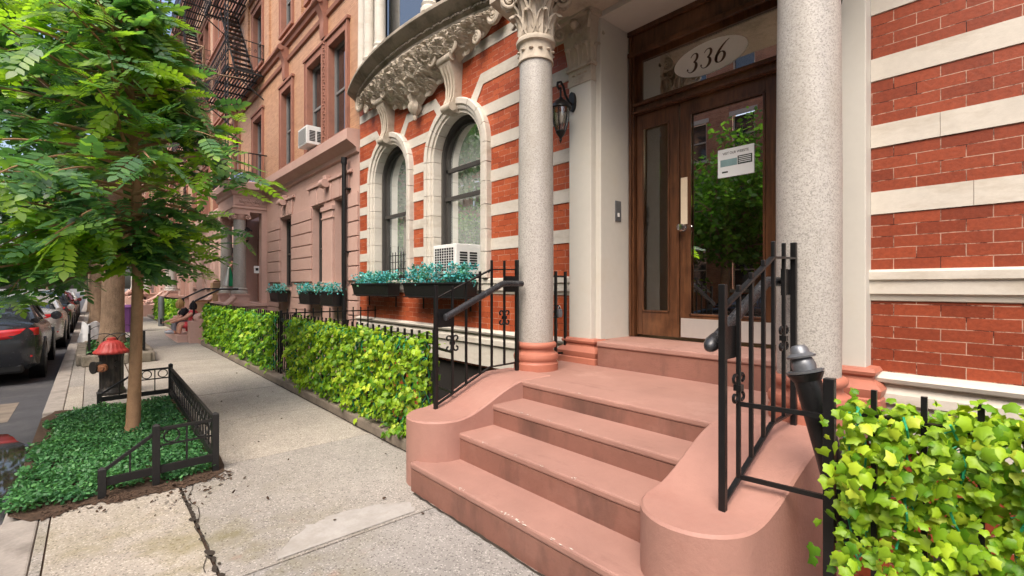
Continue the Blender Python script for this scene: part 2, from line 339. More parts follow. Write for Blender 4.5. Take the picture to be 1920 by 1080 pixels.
    def sweep(s, prof, path, mi=0, closed_prof=False):
        # prof: list of (offset, z); path: list of (x, y, nx, ny) with outward normal
        vs = []; fs = []; n = len(prof)
        for x, y, nx, ny in path:
            for o, z in prof: vs.append((x + nx * o, y + ny * o, z))
        for i in range(len(path) - 1):
            for k in range(n if closed_prof else n - 1):
                fs.append((i * n + k, (i + 1) * n + k, (i + 1) * n + (k + 1) % n, i * n + (k + 1) % n))
        fs.append(tuple(range(n))); fs.append(tuple((len(path) - 1) * n + k for k in range(n - 1, -1, -1)))
        return s.add(vs, fs, mi)
    def build(s, name, mats, parent=None, loc=None, smooth=False, bevel=0., fix=True):
        mats = mats if isinstance(mats, (list, tuple)) else [mats]
        off = wloc(parent) if parent is not None else Vector(loc or (0, 0, 0))
        me = bpy.data.meshes.new(name); me.from_pydata([tuple(Vector(v) - off) for v in s.v], [], s.f)
        for m in mats: me.materials.append(MT[m] if isinstance(m, str) else m)
        if len(mats) > 1: me.polygons.foreach_set('material_index', s.m)
        if fix:
            bm = bmesh.new(); bm.from_mesh(me); bmesh.ops.recalc_face_normals(bm, faces=bm.faces); bm.to_mesh(me); bm.free()
        o = bpy.data.objects.new(name, me); COL.objects.link(o)
        if parent is not None: o.parent = parent
        else: o.location = off
        if smooth:
            me.polygons.foreach_set('use_smooth', [True] * len(me.polygons))
            try: me.set_sharp_from_angle(angle=R(38))
            except Exception: pass
        if bevel:
            b = o.modifiers.new('bevel', 'BEVEL'); b.width = bevel; b.segments = 2; b.limit_method = 'ANGLE'; b.angle_limit = R(40)
        return o
def tag(o, label, cat, group=None, kind=None):
    if label: o['label'] = label
    if cat: o['category'] = cat
    if group: o['group'] = group
    if kind: o['kind'] = kind
    return o
def thing(name, label, cat, loc=(0, 0, 0), group=None):
    o = bpy.data.objects.new(name, None); COL.objects.link(o); o.location = loc; o.empty_display_size = .2
    return tag(o, label, cat, group)
def struct(o): o['kind'] = 'structure'; return o
def dup(root, loc, label=None, rotz=None, scale=None):
    r = root.copy(); COL.objects.link(r); r.location = loc
    if rotz is not None: r.rotation_euler.z = rotz
    if scale is not None: r.scale = (scale,) * 3 if not hasattr(scale, '__len__') else scale
    if label: r['label'] = label
    for ch in list(root.children):
        c = ch.copy(); COL.objects.link(c); c.parent = r
        for g in list(ch.children):
            d = g.copy(); COL.objects.link(d); d.parent = c
    return r
def norm(a): return a / np.maximum(np.linalg.norm(a, axis=1, keepdims=True), 1e-9)
def leaves(name, mat, P, Nn, T, size, tv, tf, parent=None, loc=(0, 0, 0)):
    # one leaf template placed at every P: Nn = facing, T = direction of the tip
    P = np.asarray(P, float); Nn = norm(np.asarray(Nn, float)); T = np.asarray(T, float)
    T = norm(T - Nn * np.sum(T * Nn, 1, keepdims=True)); B = np.cross(T, Nn)
    tv = np.asarray(tv, float); k = len(tv); n = len(P); size = np.asarray(size, float).reshape(-1, 1, 1)
    V = P[:, None] + size * (tv[None, :, 0:1] * B[:, None] + tv[None, :, 1:2] * T[:, None] + tv[None, :, 2:3] * Nn[:, None])
    off = np.array(wloc(parent) if parent is not None else loc, float)
    V = (V.reshape(-1, 3) - off).astype(np.float32)
    lens = np.array([len(f) for f in tf]); flat = np.concatenate([np.array(f) for f in tf])
    loops = (flat[None] + (np.arange(n) * k)[:, None]).ravel().astype(np.int32)
    totals = np.tile(lens, n).astype(np.int32); starts = np.concatenate([[0], np.cumsum(totals)[:-1]]).astype(np.int32)
    me = bpy.data.meshes.new(name); me.vertices.add(len(V)); me.vertices.foreach_set('co', V.ravel())
    me.loops.add(len(loops)); me.loops.foreach_set('vertex_index', loops)
    me.polygons.add(len(totals)); me.polygons.foreach_set('loop_start', starts); me.polygons.foreach_set('loop_total', totals)
    me.update(calc_edges=True); me.validate()
    me.materials.append(MT[mat]); o = bpy.data.objects.new(name, me); COL.objects.link(o)
    if parent is not None: o.parent = parent
    else: o.location = loc
    return o
IVY_V = [(0, .3, .10)] + [(x, y, -.28 * abs(x) - .10 * y * y) for x, y in ((0, .02), (.26, -.10), (.46, .06), (.43, .26), (.53, .50), (.27, .63), (0, 1), (-.27, .63), (-.53, .50), (-.43, .26), (-.46, .06), (-.26, -.10))]
IVY_F = [(0, i, i % 12 + 1) for i in range(1, 13)]
QUAD_V = [(0, 0, 0), (.34, .35, -.10), (.22, .75, -.12), (0, 1, -.2), (-.22, .75, -.12), (-.34, .35, -.10)]
QUAD_F = [(0, 1, 2, 3), (0, 3, 4, 5)]
def compound():
    v = []; f = []
    def leaflet(x, y, z, ang, ln):
        b = len(v); c, s = math.cos(ang), math.sin(ang)
        for a, t, h in ((0, 0, 0), (.30, .26, -.07), (.25, .62, -.10), (0, 1, -.20), (-.25, .62, -.10), (-.30, .26, -.07)):
            a *= ln; t *= ln; v.append((x + a * c + t * s, y - a * s + t * c, z + h * ln))
        f.append((b, b + 1, b + 2, b + 3)); f.append((b, b + 3, b + 4, b + 5))
    for i in range(5):
        y = .16 + i * .165; z = -.28 * y * y; ln = .36 - .024 * i + (-.05 if i == 0 else 0)
        leaflet(0, y, z, 1.05, ln); leaflet(0, y + .02, z, -1.05, ln)
    leaflet(0, .90, -.23, 0, .34)
    b = len(v); v.extend([(-.008, 0, 0), (.008, 0, 0), (.005, .95, -.25), (-.005, .95, -.25)]); f.append((b, b + 1, b + 2, b + 3))
    return v, f
def text_mesh(name, s, size, mat, parent, M4, width=1.0):
    c = bpy.data.curves.new(name, 'FONT'); c.body = s; c.size = size; c.align_x = 'CENTER'; c.extrude = .0006
    t = bpy.data.objects.new(name + '_curve', c); COL.objects.link(t)
    bpy.context.view_layer.update(); dg = bpy.context.evaluated_depsgraph_get()
    me = bpy.data.meshes.new_from_object(t.evaluated_get(dg)); bpy.data.objects.remove(t); bpy.data.curves.remove(c)
    off = Matrix.Translation(-wloc(parent)) if parent is not None else Matrix()
    me.transform(off @ M4 @ Matrix.Diagonal((width, 1, 1, 1))); me.materials.clear(); me.materials.append(MT[mat])
    o = bpy.data.objects.new(name, me); COL.objects.link(o); o.parent = parent; return o
def skin(name, mat, joints, edges, parent, sub=2, root=0):
    off = wloc(parent); me = bpy.data.meshes.new(name)
    me.from_pydata([tuple(Vector(j[0]) - off) for j in joints], edges, [])
    o = bpy.data.objects.new(name + '_rig', me); COL.objects.link(o)
    m = o.modifiers.new('skin', 'SKIN'); o.modifiers.new('sub', 'SUBSURF').levels = sub
    for i, j in enumerate(joints):
        sv = me.skin_vertices[0].data[i]; r = j[1]; sv.radius = r if hasattr(r, '__len__') else (r, r); sv.use_root = (i == root)
    bpy.context.view_layer.update(); dg = bpy.context.evaluated_depsgraph_get()
    me2 = bpy.data.meshes.new_from_object(o.evaluated_get(dg)); bpy.data.objects.remove(o)
    me2.name = name; me2.materials.clear(); me2.materials.append(MT[mat])
    me2.polygons.foreach_set('use_smooth', [True] * len(me2.polygons))
    p = bpy.data.objects.new(name, me2); COL.objects.link(p); p.parent = parent; return p
# ---------------------------------------------------------------- ground, street, sidewalk
struct(MB().add([(-600, -600, -1.25), (600, -600, -1.25), (600, 900, -1.25), (-600, 900, -1.25)], [(0, 1, 2, 3)]).build('ground', 'ground'))
struct(MB().box(-9.3, -40, -1.2, -.43, 160, -.13).build('road', 'asphalt'))
struct(MB().box(-.43, -40, -1.2, -.25, 4.38, .004).box(-.43, 4.39, -1.2, -.25, 7.9, -.03).box(-.43, 7.91, -1.2, -.25, 160, .004).build('kerb', 'kerb', bevel=.012))
struct(MB().box(-9.55, -40, -1.2, -9.3, 160, .0).build('kerb', 'kerb'))
struct(MB().box(-13.2, -40, -1.2, -9.55, 160, .004).build('sidewalk', 'pave'))
struct(MB().box(-.25, -40, -1.2, 2.15, 160, -.012).build('sidewalk_bed', 'soil'))
sl = MB(); pa = MB(); g = .005
ys = [-8, -5.9, -4.1, -2.3, -.6, .95, 2.77, 4.6, 6.1, 7.76, 9.7, 11.6, 13.3, 14.9, 16.7, 18.6, 20.4] + [22.2 + 1.9 * i for i in range(22)]
for a, b in zip(ys, ys[1:]):
    x0 = .80 if 4.5 < (a + b) / 2 < 7.7 else .505
    t = pa if (abs(a - .95) < .01 or abs(a - 14.9) < .01) else sl
    t.box(x0 + g, a + g, -.1, 2.15, b - g, random.uniform(-.003, .003))
    if a < 4.0 or a > 7.5:
        if a < 4 and b > 4.4: b = 4.42
        sl.box(-.25 + g, a + g, -.1, -.20 if a < 4 else -.08, b - g, -.002); sl.box(-.19 if a < 4 else -.07, a + g, -.1, .49, b - g, random.uniform(-.004, .003))
struct(sl.build('sidewalk', 'pave')); struct(pa.build('sidewalk_patch', 'patch'))
# broken joint full of dirt, running from the tree pit towards the viewer, and the hairline crack beside it
def strip(pts, w, z, mat, name):
    m = MB(); vs = []
    for x, y, k in pts: vs += [(x - w * k * random.uniform(.4, 1), y, z), (x + w * k * random.uniform(.4, 1), y, z)]
    m.add(vs, [(2 * i, 2 * i + 1, 2 * i + 3, 2 * i + 2) for i in range(len(pts) - 1)]); return struct(m.build(name, mat))
cr = MB()
for i in range(70):     # crumbled joint: dark pockets of dirt of every size, with gaps
    y = 4.40 - i * .026; r = random.choice((.006, .01, .014, .022)) * (1.2 if 3.0 < y < 3.8 else .8); x = .497 + random.gauss(0, .009)
    if random.random() < .8: cr.add([(x + r * math.cos(q * .7) * random.uniform(.5, 1), y + 1.7 * r * math.sin(q * .7) * random.uniform(.6, 1), .0055 + i * .00001) for q in range(9)], [tuple(range(9))])
struct(cr.build('crack_dirt', 'crackdirt'))
strip([(.565 + .02 * math.sin(i * .7) + random.uniform(-.008, .008) - .004 * i, 4.42 - i * .06, 1) for i in range(26)], .003, .0065, 'crackdirt', 'crack')
strip([(1.75 + random.uniform(-.004, .004) - i * .0, 3.05 - i * .06, 1) for i in range(40)], .012, .005, 'crackdirt', 'crack_dirt')
strip([(2.14 + random.uniform(-.004, .004), 3.5 + i * .2, 1) for i in range(56)], .014, .005, 'crackdirt', 'crack_dirt')
sm = MB(); pts = [(1.62, 2.80), (1.66, 2.95), (1.45, 3.06), (1.22, 3.12), (1.02, 3.08), (.86, 2.95), (.74, 2.80)]; pp_ = []
for (ax, ay), (bx_, by_) in zip(pts, pts[1:] + pts[:1]):
    for q in range(6): t = q / 6; pp_.append((ax + (bx_ - ax) * t + random.uniform(-.015, .015), ay + (by_ - ay) * t + (random.uniform(-.02, .02) if ay > 2.81 else 0), .0045))
sm.add(pp_, [tuple(range(len(pp_)))]); struct(sm.build('sidewalk_patch', 'smear'))
# mulch lip round the tree pit and soil inside it
m = MB(); n = 60; vs = []
for i in range(n):
    t = 2 * PI * i / n; cx, cy = .2, 6.1; rx, ry = .68, 1.78
    x = cx + rx * max(-1, min(1, 1.25 * math.cos(t))) + random.uniform(-.04, .04); y = cy + ry * max(-1, min(1, 1.25 * math.sin(t))) + random.uniform(-.05, .05)
    vs.append((max(-.42, min(x, .86)), y, .007 + .0 * i))
m.add(vs, [tuple(range(n))]); struct(m.build('tree_pit_soil', 'soil'))
lt = []   # loose litter of bark chips
for i in range(420):
    if i < 300: x, y = random.uniform(-.25, .85), 4.36 + abs(random.gauss(0, .06)) * random.choice((-1, 1))
    elif i < 360: x, y = .55 + random.gauss(0, .16), 4.15 + random.gauss(0, .16)
    else: x, y = random.uniform(.3, 2.1), random.uniform(2.0, 9.5)
    lt.append((x, y, .012))
lt = np.array(lt); k = len(lt)
tag(leaves('litter', 'soil', lt, rng.normal(0, .35, (k, 3)) + (0, 0, 1), rng.normal(0, 1, (k, 3)), rng.uniform(.012, .04, k), QUAD_V, QUAD_F), 'dark bark chips and leaf litter scattered round the tree pit', 'litter', kind='stuff')
# puddle in the gutter
m = MB(); vs = []
for i in range(40):
    t = 2 * PI * i / 40; r = 1 + .12 * math.sin(3 * t + 1) + .08 * math.sin(7 * t)
    vs.append((-.92 + .52 * r * math.cos(t), 5.95 + 1.95 * r * math.sin(t), -.124))
m.add(vs, [tuple(range(40))])
mm, N, L, b = nodes('dark puddle water'); b.inputs['Base Color'].default_value = (.028, .022, .017, 1); b.inputs['Roughness'].default_value = .03; b.inputs['Specular IOR Level'].default_value = .8
MT['water'] = mm; struct(m.build('puddle_water', 'water'))
struct(MB().add([(-1.15, 8.3, -.125), (-.75, 8.3, -.125), (-.75, 9.6, -.125), (-1.15, 9.6, -.125)], [(0, 1, 2, 3)]).build('road_patch', 'coping'))
# coping that carries the fences
for y0, y1 in ((-12, .56), (3.44, 14.68)):
    struct(MB().box(2.15, y0, -1.2, 2.44, y1, .10).build('fence_coping', 'coping', bevel=.02))
struct(MB().box(2.15, 18.9, -1.2, 2.44, 70, .10).build('fence_coping', 'coping', bevel=.02))
struct(MB().box(2.44, -12, -1.2, 4.0, 70, -.9).build('areaway_floor', 'ground'))

# ---------------------------------------------------------------- the red brick apartment house
BY0, BY1 = -12., 9.05
house = thing('brick_apartment_house', 'red brick apartment house with white stone bands, arched windows and carved stonework round its door', 'building', (4.2, 2.1, 0))
WY = (5.71, 7.74); ZC, RO, RI = 3.43, .79, .59
def face(mb, X, y0, y1, z0, z1, holes, extra=()):
    cuts = {y0, y1} | set(extra)
    for ya, yb, zb, top in holes: cuts |= {ya + (yb - ya) * i / 24 for i in range(25)} if callable(top) else {ya, yb}
    cuts = sorted(c for c in cuts if y0 <= c <= y1)
    for a, b in zip(cuts, cuts[1:]):
        md = (a + b) / 2; za = zb_ = z0
        for ya, yb, zb, top in sorted(holes, key=lambda h: h[2]):
            if ya < md < yb:
                mb.add([(X, a, za), (X, b, zb_), (X, b, zb), (X, a, zb)], [(0, 1, 2, 3)])
                za, zb_ = (top(a), top(b)) if callable(top) else (top, top)
        mb.add([(X, a, za), (X, b, zb_), (X, b, z1), (X, a, z1)], [(0, 1, 2, 3)])
def arch_top(yc): return lambda y: ZC + math.sqrt(max(0, (RI + .06) ** 2 - (y - yc) ** 2))
wl = MB()
face(wl, 4.0, 2.11, BY1, .90, 15, [(yc - RI - .06, yc + RI + .06, 1.6, arch_top(yc)) for yc in WY] + [(2.11, 3.07, .9, 4.33)])
face(wl, 4.0, 2.11, BY1, -1.2, .47, [(3.5, 6.75, -1.2, .40)])
wl.box(4.002, BY1 - .3, -1.2, 14, BY1 - .001, 15)
wl.build('wall', 'redbrick', house)
wl = MB(); face(wl, 4.0, BY0, 2.109, .90, 15, [(1.13, 2.109, .9, 4.33)]); face(wl, 4.0, BY0, 2.109, -1.2, .47, []); wl.box(4.002, BY0, -1.2, 14, BY0 + .2, 15); wl.build('wall', 'redbrick2', house)
MB().box(4.05, 3.4, -1.2, 5.2, 6.9, .44).build('basement_opening', 'dark', house)
# white base with its moulding
for a, b in ((BY0, .80), (3.43, BY1 - .01)):
    path = [(4.0, a, -1, 0), (4.0, b, -1, 0)]
    MB().sweep([(0, .44), (.05, .44), (.05, .72), (.085, .74), (.085, .80), (.06, .84), (.05, .86), (.10, .875), (.11, .90), (.09, .915), (.02, .93), (0, .93)], path).build('stone_base', 'stone', house)
    MB().sweep([(0, 1.405), (.012, 1.41), (.02, 1.445), (.038, 1.455), (.038, 1.54), (.055, 1.55), (.055, 1.60), (.045, 1.612), (0, 1.618)], path).build('sill_course', 'stone', house)
for k in range(7):
    z = 1.994 + .4535 * k; x0, x1, h = 3.991, 4.04, .151
    cuts = [(BY0, .80)] + ([(3.42, 9.04)] if k < 6 else [(3.42, 5.6), (5.82, 7.63), (7.85, 9.04)])
    if k <= 3: cuts = [(BY0, .80), (3.42, WY[0] - .72), (WY[0] + .72, WY[1] - .72), (WY[1] + .72, 9.04)]
    if k == 4: cuts = [(BY0, .80), (3.42, WY[0] - .60), (WY[0] + .60, WY[1] - .60), (WY[1] + .60, 9.04)]
    if k == 5:
        cuts = [(BY0, .80), (3.42, WY[0] - .62), (WY[0] + .62, WY[1] - .62), (WY[1] + .62, 9.04)]
        for yc in WY:
            for sg in (-1, 1):
                mb = MB(); mb.prism([(yc + sg * .62, z), (yc + sg * .62, z + h), (yc + sg * .57, z + h), (yc + sg * .31, 4.10), (yc + sg * .47, 4.06)], 'X', x0, x1); mb.build('stone_band', 'stone', house)
    for a, b in cuts:     # ashlar blocks with fine joints
        y = a; mb = MB()
        while y < b - .01:
            e = min(b, y + random.uniform(.75, 1.1)); e = b if b - e < .3 else e
            mb.box(x0 + random.uniform(-.002, .002), y + .0012, z, x1, e - .0012, z + h); y = e
        mb.build('stone_band', 'stone', house)
# arched windows
def arched_window(yc, bars, grille=False):
    sur = MB(); prof = [(RI, 4.20), (RI, 3.965), (.635, 3.965), (.635, 3.94), (.665, 3.93), (.70, 3.93), (.70, 3.905), (.775, 3.90), (RO, 3.92), (RO, 4.02)]
    def block(st):     # st: list of callables r -> (y, z)
        vs = []; n = len(prof)
        for fn in st:
            for r, x in prof: y, z = fn(r); vs.append((x, y, z))
        fs = [(i * n + k, (i + 1) * n + k, (i + 1) * n + (k + 1) % n, i * n + (k + 1) % n) for i in range(len(st) - 1) for k in range(n)]
        fs += [tuple(range(n)), tuple((len(st) - 1) * n + k for k in range(n))]; sur.add(vs, fs)
    zz = [1.62, 1.97, 2.27, 2.60, 2.91, 3.17, ZC]
    for sg in (-1, 1):
        for a, b in zip(zz, zz[1:]):
            j = random.uniform(-.004, .004)
            block([lambda r, z=z, sg=sg: (yc + sg * (r + (j if r > .75 else 0)), z) for z in (a + .003, b - .003)])
    na = 9
    for i in range(na):
        t0, t1 = PI * i / na + .005, PI * (i + 1) / na - .005
        block([lambda r, t=t0 + (t1 - t0) * q / 4: (yc + r * math.cos(t), ZC + r * math.sin(t)) for q in range(5)])
    sur.build('window_surround', 'stone', house, bevel=.004)
    ks = MB(); pr = [(0, 4.0), (.15, 4.0), (.19, 4.05), (.17, 4.12), (.13, 4.22), (.12, 4.36), (.15, 4.52), (.21, 4.64), (.24, 4.74), (.22, 4.82), (0, 4.84)]
    def kp(i, sg):
        o, z = pr[i]; t = (z - 4.0) / .84; hw = .085 + .065 * t; return (4.0 - o, yc + sg * hw, z)
    n = len(pr); ks.add([kp(i, -1) for i in range(n)] + [kp(i, 1) for i in range(n)], [tuple(range(n)), tuple(range(2 * n - 1, n - 1, -1))] + [(i, i + 1, n + i + 1, n + i) for i in range(n - 1)])
    ks.tube([(3.84, yc - .11, 4.07), (3.84, yc + .11, 4.07)], .065, 14).tube([(3.80, yc - .17, 4.75), (3.80, yc + .17, 4.75)], .062, 14)
    for q in (-.05, 0, .05): ks.tube([(3.985 - o - .006, yc + q * (1 + .8 * (z - 4.0)), z) for o, z in pr[3:8]], .016, 6)
    ks.build('keystone', 'stonecut', house, smooth=True)
    wf = MB(); ro, ri = RI + .005, RI - .065
    def ring(ro, ri, x0, x1):
        pth = [(yc + ro, yc + ri, 1.62, 1.62)]; outer = [(yc + ro, 1.62)] + [(yc + ro * math.cos(PI * i / 24), ZC + ro * math.sin(PI * i / 24)) for i in range(25)] + [(yc - ro, 1.62)]
        inner = [(yc + ri, 1.62)] + [(yc + ri * math.cos(PI * i / 24), ZC + ri * math.sin(PI * i / 24)) for i in range(25)] + [(yc - ri, 1.62)]
        k = len(outer); vs = [(x0, *p) for p in outer] + [(x0, *p) for p in inner] + [(x1, *p) for p in outer] + [(x1, *p) for p in inner]
        fs = []
        for i in range(k - 1): fs += [(i, i + 1, k + i + 1, k + i), (2 * k + i, 2 * k + i + 1, 3 * k + i + 1, 3 * k + i), (k + i, k + i + 1, 3 * k + i + 1, 3 * k + i)]
        wf.add(vs, fs)
    ring(RI + .005, RI - .05, 4.11, 4.25); ring(RI - .04, RI - .10, 4.17, 4.23)
    for z, x in bars: wf.box(x, yc - RI + .03, z - .028, x + .05, yc + RI - .03, z + .028)
    wf.box(4.15, yc - RI + .02, 1.62, 4.24, yc + RI - .02, 1.70)
    f = wf.build('window', 'darkframe', house)
    gl = MB(); gp = [(yc + (RI - .07) * math.cos(PI * i / 20), ZC + (RI - .07) * math.sin(PI * i / 20)) for i in range(21)]
    gl.add([(4.20, *p) for p in [(yc + RI - .07, 1.66)] + gp + [(yc - RI + .07, 1.66)]], [tuple(range(23))]); gl.build('pane', 'glass', f)
    MB().grid(60, 2, lambda s, t: (4.255 + .014 * math.sin(s * 46) + .009 * math.sin(s * 17 + 1), yc - RI + .02 + (2 * RI - .04) * s, 1.55 + 2.75 * t)).build('curtain', 'curtain', f, smooth=True)
    if grille:
        gr = MB()
        for i in range(8): y = yc - .50 + i * .10; gr.box(4.075, y - .006, 1.62, 4.087, y + .006, 2.12 + (.10 if i % 3 == 1 else 0))
        for z in (1.70, 1.82, 1.94, 2.06): gr.box(4.071, yc - .52, z - .006, 4.074, yc + .22, z + .006)
        gr.build('window_grille', 'iron', f)
arched_window(WY[0], ((3.30, 4.17), (2.86, 4.15)))
arched_window(WY[1], ((2.80, 4.15),), True)
# door surround: pilasters, architrave, lintel
for sg, pid in ((1, 0), (-1, 1)):
    Y = lambda y: y if sg > 0 else 2 * 2.11 - y
    p = MB(); p.box(3.86, Y(3.12), .95, 4.02, Y(3.42), 3.66).box(3.93, Y(3.05), .95, 4.46, Y(3.119), 4.279)
    p.build('pilaster', 'cream', house, bevel=.006)
    bs = MB(); bp = [(.0, .70), (.085, .70), (.085, .765), (.075, .775), (.085, .80), (.09, .83), (.07, .86), (.035, .885), (.03, .905), (.05, .92), (.055, .94), (.04, .962), (0, .965)]
    ys_ = sorted((Y(3.09), Y(3.43)))
    pth = [(3.86, ys_[0] - .0, 0, -1), (3.86, ys_[0], -1, -1), (3.86, ys_[1], -1, 1), (4.0, ys_[1], 0, 1)]; pth[0] = (4.0, ys_[0], 0, -1)
    bs.sweep(bp, pth); bs.box(3.862, ys_[0] + .002, .70, 4.0, ys_[1] - .002, .965); bs.build('pilaster_base', 'base', house, smooth=True)
MB().box(3.93, 1.10, 4.28, 4.46, 3.12, 4.52).build('lintel', 'cream', house)
# entablature over the portico, meeting the bow cornice
en = MB(); EZ = 4.34
pth = [(4.0, .35, 0, -1), (3.0, .35, -.7, -1), (3.0, 3.72, -.7, .7), (4.0, 4.0, 0, 1)]
en.sweep([(0, EZ), (.0, EZ + .12), (.03, EZ + .13), (.03, EZ + .25), (.07, EZ + .30), (.07, EZ + .62), (.15, EZ + .70), (.15, EZ + .78), (.28, EZ + .86), (.28, EZ + .98), (0, EZ + 1.02)], pth)
en.add([(4.0, .35, EZ), (3.0, .35, EZ), (3.0, 3.72, EZ), (4.0, 4.0, EZ)], [(0, 1, 2, 3)])
en.box(3.30, .55, EZ - .012, 3.92, 3.50, EZ + .1); en.box(3.46, .75, EZ - .03, 3.80, 3.3, EZ)
en.build('entablature', 'stonecut', house)
# granite columns with carved capitals
def acanthus(mb, base, out, h, wd, curl, n=7, lob=.16):
    out = Vector(out).normalized(); side = Vector((-out.y, out.x, 0)); base = Vector(base)
    def fn(s, t):
        c = s * 2 - 1; z = h * min(1, t * 1.12) if t < .88 else h * (.985 - (t - .88) * 1.6)
        o = curl * (max(0, t - .35) / .65) ** 2.2 + .012
        w = wd * (.55 + .45 * math.sin(PI * min(1, t * 1.05) ** .8)) * (1 - .55 * max(0, t - .7) / .3) * (1 - lob * (1 - abs(math.sin(t * PI * 3.2))))
        rib = .012 * math.cos(c * PI * 2.5) - .028 * c * c
        return base + out * (o + rib) + side * (c * w / 2) + Vector((0, 0, z))
    mb.grid(8, 14, fn)
def spiral(mb, c, ax, up, r0, turns, tr, sgn=1, n=26, taper=.5):
    c = Vector(c); ax = Vector(ax).normalized(); up = Vector(up); pts = []; rr = []
    for i in range(n):
        t = i / (n - 1); a = sgn * t * turns * 2 * PI; r = r0 * (1 - .82 * t)
        pts.append(c + ax * (r * math.sin(a)) + up * (r * math.cos(a))); rr.append(tr * (1 - taper * t))
    mb.tube(pts, rr, 8); mb.lathe([(0, -tr), (tr * .9, -tr * .5), (tr * .9, tr * .5), (0, tr)], c, 8)
def capital_round(mb, cx, cy, z0, r, H):
    mb.lathe([(r, z0), (r * .98, z0 + H * .3), (r * 1.05, z0 + H * .7), (r * 1.35, z0 + H * .9), (r * 1.4, z0 + H * .93)], (cx, cy, 0), 28)
    for k in range(8):
        a = 2 * PI * (k + .5) / 8; acanthus(mb, (cx + r * math.cos(a), cy + r * math.sin(a), z0), (math.cos(a), math.sin(a), 0), H * .46, .15, .10)
    for k in range(8):
        a = 2 * PI * k / 8; acanthus(mb, (cx + r * math.cos(a), cy + r * math.sin(a), z0 + H * .12), (math.cos(a), math.sin(a), 0), H * .62, .16, .12)
    for k in range(4):
        a = PI / 4 + k * PI / 2; o = Vector((math.cos(a), math.sin(a), 0)); sd = Vector((-o.y, o.x, 0))
        for sg in (-1, 1): spiral(mb, Vector((cx, cy, z0 + H * .80)) + o * (r * 1.62) + sd * sg * .03, o, (0, 0, 1), .085, 1.6, .022, 1)
        b = k * PI / 2; o2 = Vector((math.cos(b), math.sin(b), 0)); s2 = Vector((-o2.y, o2.x, 0))
        for sg in (-1, 1): spiral(mb, Vector((cx, cy, z0 + H * .78)) + o2 * (r * 1.25) + s2 * sg * .065, s2 * sg, (0, 0, 1), .05, 1.4, .016, -1)
        mb.lathe([(0, -.05), (.04, -.03), (.05, 0), (.035, .03), (0, .045)], Vector((cx, cy, z0 + H * .92)) + o2 * r * 1.45, 10)
    ab = []
    for k in range(4):
        a0 = PI / 4 + k * PI / 2; a1 = a0 + PI / 2
        p0 = Vector((math.cos(a0), math.sin(a0))) * r * 1.95; p1 = Vector((math.cos(a1), math.sin(a1))) * r * 1.95; md = (p0 + p1) / 2
        for q in range(8): t = q / 8; ab.append(tuple(Vector((cx, cy)) + p0.lerp(p1, t) - md.normalized() * .055 * math.sin(PI * t)))
    mb.prism(ab, 'Z', z0 + H * .90, z0 + H)
for cy in (3.28, .95):
    cx = 3.22
    col = MB().lathe([(.166, .95), (.170, 1.3), (.170, 2.2), (.165, 3.0), (.156, 3.66)], (cx, cy, 0), 40).build('column', 'granite', house, smooth=True)
    bs = MB().lathe([(.0, .705), (.212, .705), (.214, .775), (.205, .785), (.203, .80), (.214, .815), (.218, .84), (.21, .865), (.19, .878), (.176, .888), (.172, .905), (.176, .92), (.19, .925), (.199, .94), (.199, .957), (.188, .972), (.17, .978), (0, .978)], (cx, cy, 0), 40)
    bs.build('column_base', 'base', col, smooth=True)
    cp = MB().lathe([(.15, 3.64), (.172, 3.645), (.172, 3.66), (.165, 3.675), (.163, 3.80), (.168, 3.81), (.188, 3.82), (.192, 3.845), (.182, 3.865), (.16, 3.875)], (cx, cy, 0), 36)
    for k in range(12):
        a = 2 * PI * k / 12; cp.lathe([(0, -.012), (.02, -.006), (.024, 0), (.02, .006), (0, .012)], (cx + .165 * math.cos(a), cy + .165 * math.sin(a), 3.74), 8)
    capital_round(cp, cx, cy, 3.865, .155, .49)
    cp.build('column_capital', 'stonecut', col, smooth=True)
for sg in (1, -1):
    Y = lambda y: y if sg > 0 else 2 * 2.11 - y
    cp = MB(); a, b = sorted((Y(3.12), Y(3.42))); z0 = 3.82
    cp.box(3.85, a - .012, 3.64, 4.0, b + .012, 3.70).box(3.856, a - .005, 3.70, 4.0, b + .005, 3.80).box(3.835, a - .025, 3.80, 4.0, b + .025, 3.835)
    for q in (-.08, 0, .08): cp.lathe([(0, -.012), (.018, -.006), (.022, 0), (.018, .006), (0, .012)], (3.856, (a + b) / 2 + q, 3.75), 8)
    cp.add([(3.85, a, z0), (3.85, b, z0), (3.78, b + .05, 4.30), (3.78, a - .05, 4.30), (4.0, a, z0), (4.0, b, z0), (4.0, b + .05, 4.30), (4.0, a - .05, 4.30)], [(0, 1, 2, 3), (0, 3, 7, 4), (1, 5, 6, 2)])
    for q in (.03, .15, .27): acanthus(cp, (3.85, a + q, z0), (-1, 0, 0), .22, .12, .08)
    for q in (.09, .21): acanthus(cp, (3.85, a + q, z0 + .05), (-1, 0, 0), .31, .12, .10)
    for sd_ in (a, b):
        s = -1 if sd_ == a else 1
        acanthus(cp, (3.92, sd_, z0), (0, s, 0), .22, .12, .06); acanthus(cp, (3.96, sd_, z0 + .05), (0, s, 0), .30, .11, .08)
        spiral(cp, (3.76, sd_ + s * .05, 4.20), (-.7, s * .7, 0), (0, 0, 1), .075, 1.6, .020, 1)
        spiral(cp, (3.80, (a + b) / 2 + s * .05, 4.20), (0, s, 0), (0, 0, 1), .05, 1.4, .015, -1)
    cp.lathe([(0, -.06), (.045, -.03), (.055, 0), (.04, .03), (0, .05)], (3.77, (a + b) / 2, 4.24), 10)
    cp.box(3.73, a - .09, 4.285, 4.0, b + .09, EZ - .001); cp.build('pilaster_capital', 'stonecut', house, smooth=True)
